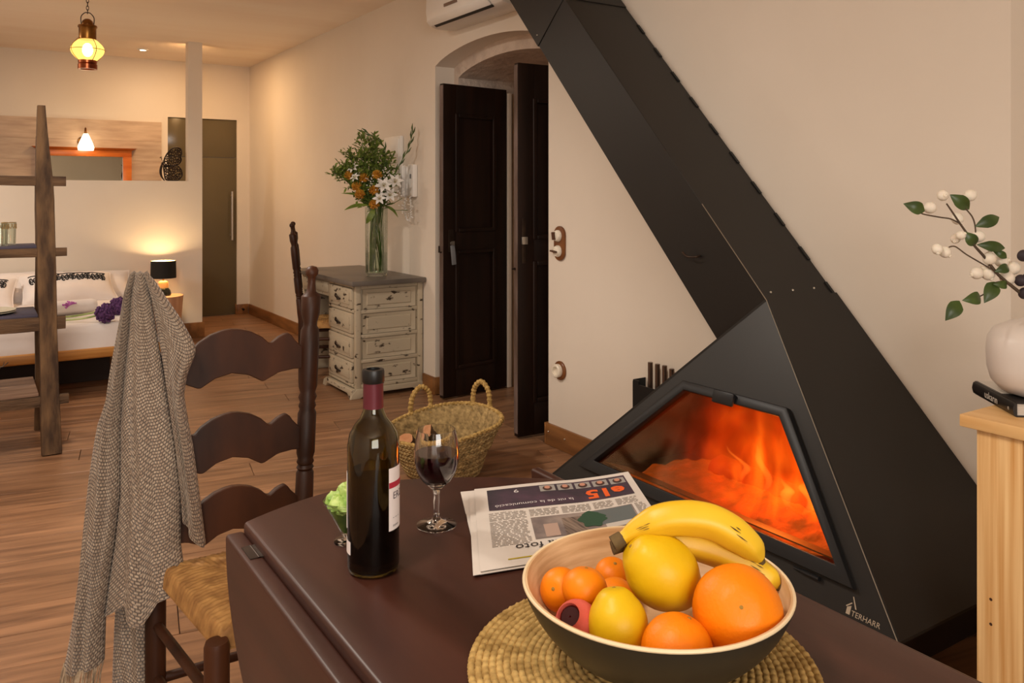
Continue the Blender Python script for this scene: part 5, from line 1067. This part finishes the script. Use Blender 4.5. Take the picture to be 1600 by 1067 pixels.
# purple alliums on the bed
M_all = mat('allium_purple', S(62, 32, 78), S(108, 68, 120), 60, rough=0.8)
for c, r, tail, lb_ in (((0.727, 6.05, 0.512), 0.062, [(0.60, 6.14, 0.475), (0.44, 6.26, 0.460), (0.28, 6.36, 0.458)], 'purple allium flower lying nearest the edge of the bed'), ((0.853, 6.40, 0.511), 0.060, [(0.74, 6.42, 0.48), (0.56, 6.40, 0.460), (0.34, 6.42, 0.458)], 'purple allium flower lying behind the nearer one')):
    t = thing('allium_flower', lb_, 'flower', (c[0], c[1], 0.45), 'purple alliums on the bed'); c = Vector(c); m = MB(); rn = random.Random(int(r * 1000))
    for k in range(150):
        e = V(rn.gauss(0, 1), rn.gauss(0, 1), rn.gauss(0, 1)).normalized(); m.sphere(c + e * r * rn.uniform(0.82, 0.98), 0.0095, 6, 4)
    m.sphere(c, r * 0.85, 14, 10); m.build('flower_head', M_all, t)['kind'] = 'stuff'
    MB().tube(spline([c] + tail, 6), 0.007, 8).build('stem', mat('pale_stem', S(120, 146, 70), S(190, 200, 140), 6, rough=0.5), t)
# tree-trunk bedside table and its lamp
sp_ = thing('stump_table', 'pale tree-trunk bedside table', 'bedside table', (1.352, 7.64, 0))
M_stump = mat('pale_trunk', S(192, 142, 108), S(212, 164, 128), 4, stretch=(5, 5, 0.6), rough=0.6, bump=0.2, bscale=8)
def stp(u, v):
    a = 2 * PI * u; r = interp([(0, 0.150), (0.5, 0.160), (1, 0.178)], v) * (1 + 0.03 * math.sin(3 * a + 1) + 0.02 * math.sin(5 * a)); return V(1.352 + r * math.cos(a), 7.64 + r * math.sin(a), 0.001 + 0.419 * v)
MB().grid(stp, 40, 12, cu=True).add([stp(i / 40, 0) for i in range(40)], [tuple(range(40))]).build('trunk', M_stump, sp_)
MB().add([stp(i / 40, 1) + V(0, 0, 0.0005) for i in range(40)], [tuple(range(40))]).build('cut_top', mat('cut_top', S(214, 170, 132), S(196, 148, 110), 14, rough=0.6), sp_)
bl = thing('table_lamp', 'bedside lamp with a black drum shade on a wood and dark glass base', 'lamp', (1.370, 7.64, 0.4206)); B0 = V(1.370, 7.64, 0.4206)
MB().lathe([(0.001, 0), (0.060, 0), (0.064, 0.012), (0.056, 0.045), (0.040, 0.066), (0.001, 0.066)], B0, 28).build('dark_base', mat('bottle_green_glaze', S(30, 32, 26), rough=0.2), bl)
MB().lathe([(0.040, 0.066), (0.041, 0.10), (0.036, 0.118), (0.022, 0.128), (0.001, 0.128)], B0, 28).build('wood_neck', mat('beech', S(206, 160, 104), S(220, 176, 120), 5, rough=0.45), bl)
MB().tube([B0 + V(0, 0, 0.128), B0 + V(0, 0, 0.20)], 0.006, 8).build('stem', M_brass, bl)
M_shade = mat('black_shade', S(30, 26, 22), rough=0.8)
MB().lathe([(0.104, 0.152), (0.101, 0.300)], B0, 40, caps=False).build('shade', M_shade, bl, solid=0.0015)
MB().lathe([(0.1015, 0.153), (0.0985, 0.299)], B0, 40, caps=False).build('shade_lining', mat('gold_lining', S(240, 214, 160), rough=0.5), bl)
MB().sphere(B0 + V(0, 0, 0.235), 0.026, 14, 10, (1, 1, 1.2)).build('bulb', MATS['bulb_glow'], bl)
point('table_lamp_light', tuple(B0 + V(0, 0, 0.245)), 20, (1.0, 0.70, 0.36), 0.03)

# ------------------------------------------------------------------ rustic ladder shelf
ls = thing('ladder_shelf', 'rustic A-frame shelf of old timber posts and boards', 'shelf', (0.0, 4.98, 0))
def timber(m, a, b, w0, w1, d0, d1, seed, n=26, k=12):
    a, b = Vector(a), Vector(b); fr = frame_from(b - a, (1, 0, 0) if abs((b - a).z) > abs((b - a).x) else (0, 0, 1)); L_ = (b - a).length
    def g(u, v):
        an = 2 * PI * u; c, s = math.cos(an), math.sin(an); sq = 1 / max(abs(c), abs(s)) ** 0.75
        wv = 1 + 0.10 * mnoise.noise(V(v * 5, seed, 0)) + 0.05 * mnoise.noise(V(u * 6, v * 14, seed))
        return a + fr @ V(c * sq * (w0 if v < 0.74 else lerp(w0, w1, (v - 0.74) / 0.26)) / 2 * wv + 0.010 * mnoise.noise(V(v * 3, seed + 9, 0)), s * sq * lerp(d0, d1, v) / 2 * wv, L_ * v)
    m.grid(g, k * 2, n, cu=True); kk = k * 2; m.add([g(i / kk, e) for e in (0, 1) for i in range(kk)], [tuple(range(kk)), tuple(range(kk, 2 * kk))]); return m
for xx, x2 in ((0.325, 0.300), (-0.85, -0.83)):
    timber(MB(), (xx, 4.735, 0.001), (x2, 4.99, 1.755), 0.086, 0.040, 0.070, 0.05, 1 + xx).build('post', M_rust, ls, ang=60)
    timber(MB(), (xx - 0.025, 5.27, 0.001), (x2 - 0.005, 5.05, 1.60), 0.048, 0.045, 0.05, 0.045, 4 + xx).build('post', M_rust, ls, ang=60)
for z, hz, y0, brd in ((1.368, 0.054, 4.935, None), (0.998, 0.046, 4.882, M_shelfp), (0.640, 0.072, 4.832, M_shelfp), (0.262, 0.052, 4.778, M_shelfw)):
    timber(MB(), (-0.95, y0, z), (0.405 if hz < 0.07 else 0.395, y0, z), hz, hz * 0.94, 0.05, 0.045, z * 7).build('rail', M_rustx, ls, ang=60)
    if brd:
        yb = 5.27 - (5.27 - 5.05) * z / 1.6
        MB().box(-0.90, 0.272, y0 - 0.005, yb + 0.005, z + hz / 2 - 0.002, z + hz / 2 + 0.012).build('shelf_board', brd, ls, bevel=0.002)
        MB().box(-0.90, 0.36, yb - 0.015, yb + 0.015, z - 0.018, z + 0.018).build('rail', M_rustx, ls, bevel=0.004)
zg = 0.998 + 0.023 + 0.0125
for i, (x, y) in enumerate(((0.112, 4.925), (0.150, 5.015), (0.022, 4.955))):
    t = thing('tumbler', ['clear tumbler nearest the front of the shelf', 'clear tumbler standing at the right on the shelf', 'clear tumbler cut by the left edge of the picture'][i], 'glass', (x, y, zg), 'tumblers on the shelf')
    MB().lathe([(0.001, 0), (0.033, 0), (0.0335, 0.004), (0.036, 0.118), (0.0345, 0.118), (0.032, 0.008), (0.001, 0.007)], (x, y, zg), 28, caps=False).build('glass', M_thin, t)
    m = MB()
    for k in range(14): a = k * PI / 7; m.tube([V(x, y, zg) + V(math.cos(a + q * .14) * 0.0362, math.sin(a + q * .14) * 0.0362, 0.085 + q * 0.012) for q in range(3)], 0.0015, 4)
    m.tube([V(x + math.cos(i_ * PI / 14) * 0.0358, y + math.sin(i_ * PI / 14) * 0.0358, zg + 0.116) for i_ in range(28)], 0.0012, 4, closed=True).build('etched_pattern', mat('etched_gold', S(176, 140, 84), rough=0.4, metal=0.5), t)
pz = 0.640 + 0.036 + 0.0125
for i in range(2):
    t = tag(MB().lathe([(0.001, 0.0), (0.055, 0.0), (0.075, 0.003), (0.128, 0.012), (0.128, 0.014), (0.074, 0.007), (0.001, 0.006)], (0.055, 4.965, pz + i * 0.008), 40, caps=False).build('plate', mat('cream_plate', S(214, 204, 180), S(200, 190, 166), 20, rough=0.35), None, loc=(0.055, 4.965, pz)), ['lower cream plate of the pair on the shelf', 'upper cream plate of the pair on the shelf'][i], 'plate', 'plates on the shelf')
pb = thing('planter_bowl', 'dark green and brown bowl on the lowest shelf at the picture edge', 'bowl', (0.0, 4.93, 0.30))
MB().lathe([(0.001, 0.0), (0.045, 0.0), (0.075, 0.03), (0.098, 0.075), (0.110, 0.125), (0.104, 0.125), (0.088, 0.07), (0.04, 0.012), (0.001, 0.01)], (0.002, 4.90, 0.3005), 32, caps=False).build('bowl', mat('green_brown_glaze', S(64, 62, 34), S(110, 68, 40), 7, rough=0.35), pb)
MB().tube(spline([(0.06, 4.90, 0.40), (0.10, 4.89, 0.43), (0.122, 4.885, 0.432), (0.145, 4.88, 0.452)], 5), 0.003, 6).tube([(0.122, 4.885, 0.432), (0.128, 4.886, 0.455)], 0.002, 5).build('twig', M_twig, pb)

# ------------------------------------------------------------------ pine cabinet, book, vase and branch
cb = thing('pine_cabinet', 'narrow pine cabinet with an overhanging top at the right edge', 'cabinet', (2.15, 0.66, 0))
MB().box(1.877, 2.45, 0.28, 1.034, 0.772, 0.800).build('top', M_pinet, cb, bevel=0.003)
for k, (y0, y1) in enumerate(((0.905, 1.003), (0.76, 0.904), (0.62, 0.759), (0.30, 0.619))):
    MB().box(1.893, 1.915, y0, y1, 0.002, 0.772).build('board', M_pine, cb, bevel=0.0015)
MB().box(1.916, 2.44, 0.985, 1.003, 0.002, 0.772).build('end_board', M_pine, cb, bevel=0.001); MB().box(1.916, 2.44, 0.30, 0.32, 0.002, 0.772).build('end_board', M_pine, cb, bevel=0.001)
MB().box(2.42, 2.44, 0.32, 0.985, 0.002, 0.772).build('back_board', M_pine, cb)
M_knot = mat('nail_hole', S(70, 40, 22), rough=0.9)
for y, z in ((0.972, 0.40), (0.972, 0.345), (0.972, 0.20)): MB().lathe([(0.0035, 0), (0.001, 0.0006)], (1.8928, y, z), 10, frame_from((-1, 0, 0))).build('nail_hole', M_knot, cb)
# book under the vase
ps0, ps1 = V(2.090, 1.118, 0.8005), V(1.950, 0.952, 0.8005); dv = (ps1 - ps0).normalized(); pv = V(-dv.y, dv.x, 0); 
if pv.x < 0: pv = -pv
BL_ = (ps1 - ps0).length; BW = 0.165
bkk = thing('hardback_book', 'black hardback book with white spine lettering under the vase', 'book', tuple(ps0))
bp_ = lambda a, b, z: ps0 + dv * a + pv * b + V(0, 0, z)
def bkbox(a0, a1, b0, b1, z0, z1): return MB().hexa([bp_(a0, b0, z0), bp_(a1, b0, z0), bp_(a1, b1, z0), bp_(a0, b1, z0)], [bp_(a0, b0, z1), bp_(a1, b0, z1), bp_(a1, b1, z1), bp_(a0, b1, z1)])
M_bkc = mat('black_cover', S(28, 25, 24), rough=0.4)
bkbox(0, BL_, 0.006, BW, 0.0, 0.003).build('back_cover', M_bkc, bkk); fcv = bkbox(0, BL_, 0.006, BW, 0.029, 0.032).build('front_cover', M_bkc, bkk)
bkbox(0.0, BL_ * 0.60, 0.012, BW - 0.0, 0.0321, 0.0324).build('cover_picture', mat('cover_picture', S(206, 200, 190), rough=0.4), fcv)
sp2 = MB(); sec2 = [(0.008, 0.0), (0.002, 0.003), (0.0, 0.010), (-0.001, 0.016), (0.0, 0.022), (0.002, 0.029), (0.008, 0.032)]
sp2.prism([bp_(0, b, z) for b, z in sec2], dv * BL_).build('spine', M_bkc, bkk, ang=60)
bkbox(0.004, BL_ - 0.004, 0.008, BW - 0.005, 0.003, 0.029).build('pages', mat('page_edge', S(208, 200, 190), S(190, 182, 172), 60, stretch=(1, 1, 20), rough=0.9), bkk)
spine = [o for o in bkk.children if o.name.startswith('spine')][0]
MB().text('uskarın', 0.024, lambda x, y: bp_(0.072 + x * 1.0, -0.0016, 0.0095 + y)).text('n', 0.015, lambda x, y: bp_(0.192 + x, -0.0016, 0.011 + y)).build('spine_lettering', mat('white_lettering', S(222, 216, 206), rough=0.6), spine)
# white vase
vz = thing('ceramic_vase', 'white ceramic vase with rounded shoulders standing on a book', 'vase', (2.080, 0.953, 0.833)); vc = V(2.080, 0.953, 0.833)
MB().lathe([(0.001, 0.0), (0.062, 0.0), (0.085, 0.008), (0.104, 0.030), (0.112, 0.060), (0.114, 0.100), (0.111, 0.128), (0.098, 0.150), (0.068, 0.166), (0.040, 0.174), (0.028, 0.182), (0.026, 0.215), (0.030, 0.225), (0.025, 0.225), (0.021, 0.205), (0.022, 0.185), (0.05, 0.165), (0.1, 0.12), (0.1, 0.05), (0.05, 0.01), (0.001, 0.008)], vc, 48, caps=False).build('body', mat('white_ceramic', S(222, 212, 204), S(214, 203, 194), 4, rough=0.38), vz, ang=60)
# branch of white berries
sb = thing('berry_branch', 'branch of white berries and dark green leaves in the white vase', 'branch', (2.080, 0.953, 0.86))
stemP = [(2.085, 0.955, 0.86), (2.092, 0.958, 1.0), (2.098, 0.962, 1.03), (2.065, 0.987, 1.062), (2.036, 1.005, 1.089), (2.013, 1.02, 1.113), (1.989, 1.036, 1.151), (1.969, 1.049, 1.178), (1.956, 1.057, 1.203), (1.941, 1.067, 1.229), (1.927, 1.076, 1.254), (1.914, 1.084, 1.276)]
PS = spline(stemP, 6); MB().tube(PS, [lerp(0.0052, 0.0018, i / (len(PS) - 1)) for i in range(len(PS))], 8).build('stem', M_twig, sb)
for tw_ in ([(2.007, 1.024, 1.12), (1.982, 1.041, 1.137), (1.953, 1.059, 1.157), (1.932, 1.073, 1.175), (1.919, 1.081, 1.174)], [(1.941, 1.067, 1.229), (1.922, 1.079, 1.24), (1.901, 1.093, 1.244), (1.867, 1.115, 1.252), (1.865, 1.116, 1.26)], [(1.97, 1.048, 1.177), (1.971, 1.047, 1.215), (1.966, 1.051, 1.243), (1.952, 1.06, 1.264)], [(2.030, 1.008, 1.094), (2.02, 1.03, 1.088), (1.998, 1.045, 1.06), (1.96, 1.06, 1.05)], [(2.098, 0.962, 1.03), (2.09, 0.97, 1.09), (2.075, 0.985, 1.14)]):
    MB().tube(spline(tw_, 5), 0.0017, 6).build('twig', M_twig, sb)
M_berry = mat('white_berry', S(240, 232, 216), S(232, 220, 202), 20, rough=0.5, sub=0.1)
M_dberry = mat('dark_berry', S(50, 40, 46), rough=0.6)
def berry(c, r, mm, d):
    c = Vector(c); fr = frame_from(d)
    MB().sphere(c, r, 18, 12, (1, 1, 1.08), fr, lambda p: 1 - 0.06 * max(0, p.z - 0.8) * 5).lathe([(r * 0.30, r * 0.90), (r * 0.34, r * 1.12), (r * 0.20, r * 1.22), (r * 0.08, r * 1.05)], c, 10, fr).build('berry', mm, sb, ang=60)
dirs = [(-0.6, -0.8, 0.0), (0.8, -0.3, 0.4), (-0.8, 0.5, -0.1), (0.2, -0.5, -0.8), (-0.6, -0.2, -0.4), (0.0, -0.8, 0.4), (-0.4, -0.4, -0.8), (0.2, -0.7, -0.6), (0.8, -0.4, -0.2), (-0.2, -0.2, 0.9), (0.3, -0.9, 0.2), (-0.9, 0.4, -0.3), (0.0, -0.6, -0.8), (0, 0, 1), (0.9, -0.4, 0.1), (0.7, -0.4, -0.6)]
for (x, y, z, r), d in zip([(1.911, 1.091, 1.295, 0.013), (1.983, 1.066, 1.295, 0.0140), (1.893, 1.112, 1.266, 0.0140), (1.962, 1.085, 1.24, 0.0138), (1.959, 1.088, 1.192, 0.0113), (1.936, 1.062, 1.202, 0.0105), (1.887, 1.091, 1.17, 0.0123), (1.913, 1.087, 1.162, 0.0133), (1.982, 1.047, 1.199, 0.0145), (2.003, 1.032, 1.147, 0.0149), (2.040, 1.022, 1.140, 0.0150), (1.992, 1.055, 1.111, 0.0142), (2.012, 1.040, 1.110, 0.0150), (2.005, 1.043, 1.128, 0.0094), (2.062, 1.008, 1.124, 0.0163), (2.044, 1.012, 1.101, 0.0161)], dirs): berry((x, y, z), r, M_berry, d)
for c in ((2.066, 0.986, 1.154), (2.060, 0.989, 1.096), (2.067, 0.984, 1.066), (2.086, 0.975, 1.141)): berry(c, 0.0135, M_dberry, (0.3, -0.5, 0.8))
def leaf2(a, b, w_, nrm):
    a, b = Vector(a), Vector(b); d = b - a; sd = d.cross(Vector(nrm)).normalized(); up_ = sd.cross(d).normalized(); n = 10; vs = []; fs = []
    prf = [(0, 0.03), (0.12, 0.45), (0.3, 0.9), (0.45, 1.0), (0.65, 0.86), (0.85, 0.42), (1, 0.0)]
    for i in range(n + 1):
        t = i / n; c = a + d * t + up_ * (0.010 * math.sin(PI * t)); ww = w_ * interp(prf, t)
        vs += [c + sd * ww * q + up_ * (abs(q) * ww * 0.28) for q in (-1, -0.5, 0, 0.5, 1)]
    for i in range(n):
        for k in range(4): fs.append((i * 5 + k, i * 5 + k + 1, i * 5 + k + 6, i * 5 + k + 5))
    MB().add(vs, fs).build('leaf', M_dleaf, sb, ang=80, solid=0.0005)
CD = (-0.80, -0.60, 0.1)
for a, b, w_ in (((1.870, 1.111, 1.258), (1.830, 1.140, 1.276), 0.0155), ((1.918, 1.078, 1.297), (1.968, 1.060, 1.262), 0.0165), ((1.966, 1.046, 1.222), (2.024, 1.020, 1.244), 0.0150), ((1.968, 1.043, 1.180), (2.034, 1.012, 1.171), 0.0128), ((1.944, 1.058, 1.210), (1.975, 1.050, 1.177), 0.0145), ((2.016, 1.026, 1.092), (1.976, 1.030, 1.044), 0.0175), ((1.988, 1.045, 1.056), (1.934, 1.059, 1.050), 0.0155), ((1.940, 1.068, 1.048), (1.900, 1.079, 1.003), 0.0175), ((1.998, 1.021, 1.088), (2.042, 1.012, 1.084), 0.0100), ((2.034, 1.008, 1.148), (2.008, 1.030, 1.168), 0.0090), ((2.000, 1.019, 1.117), (2.044, 1.010, 1.127), 0.0115)): leaf2(a, b, w_, CD)
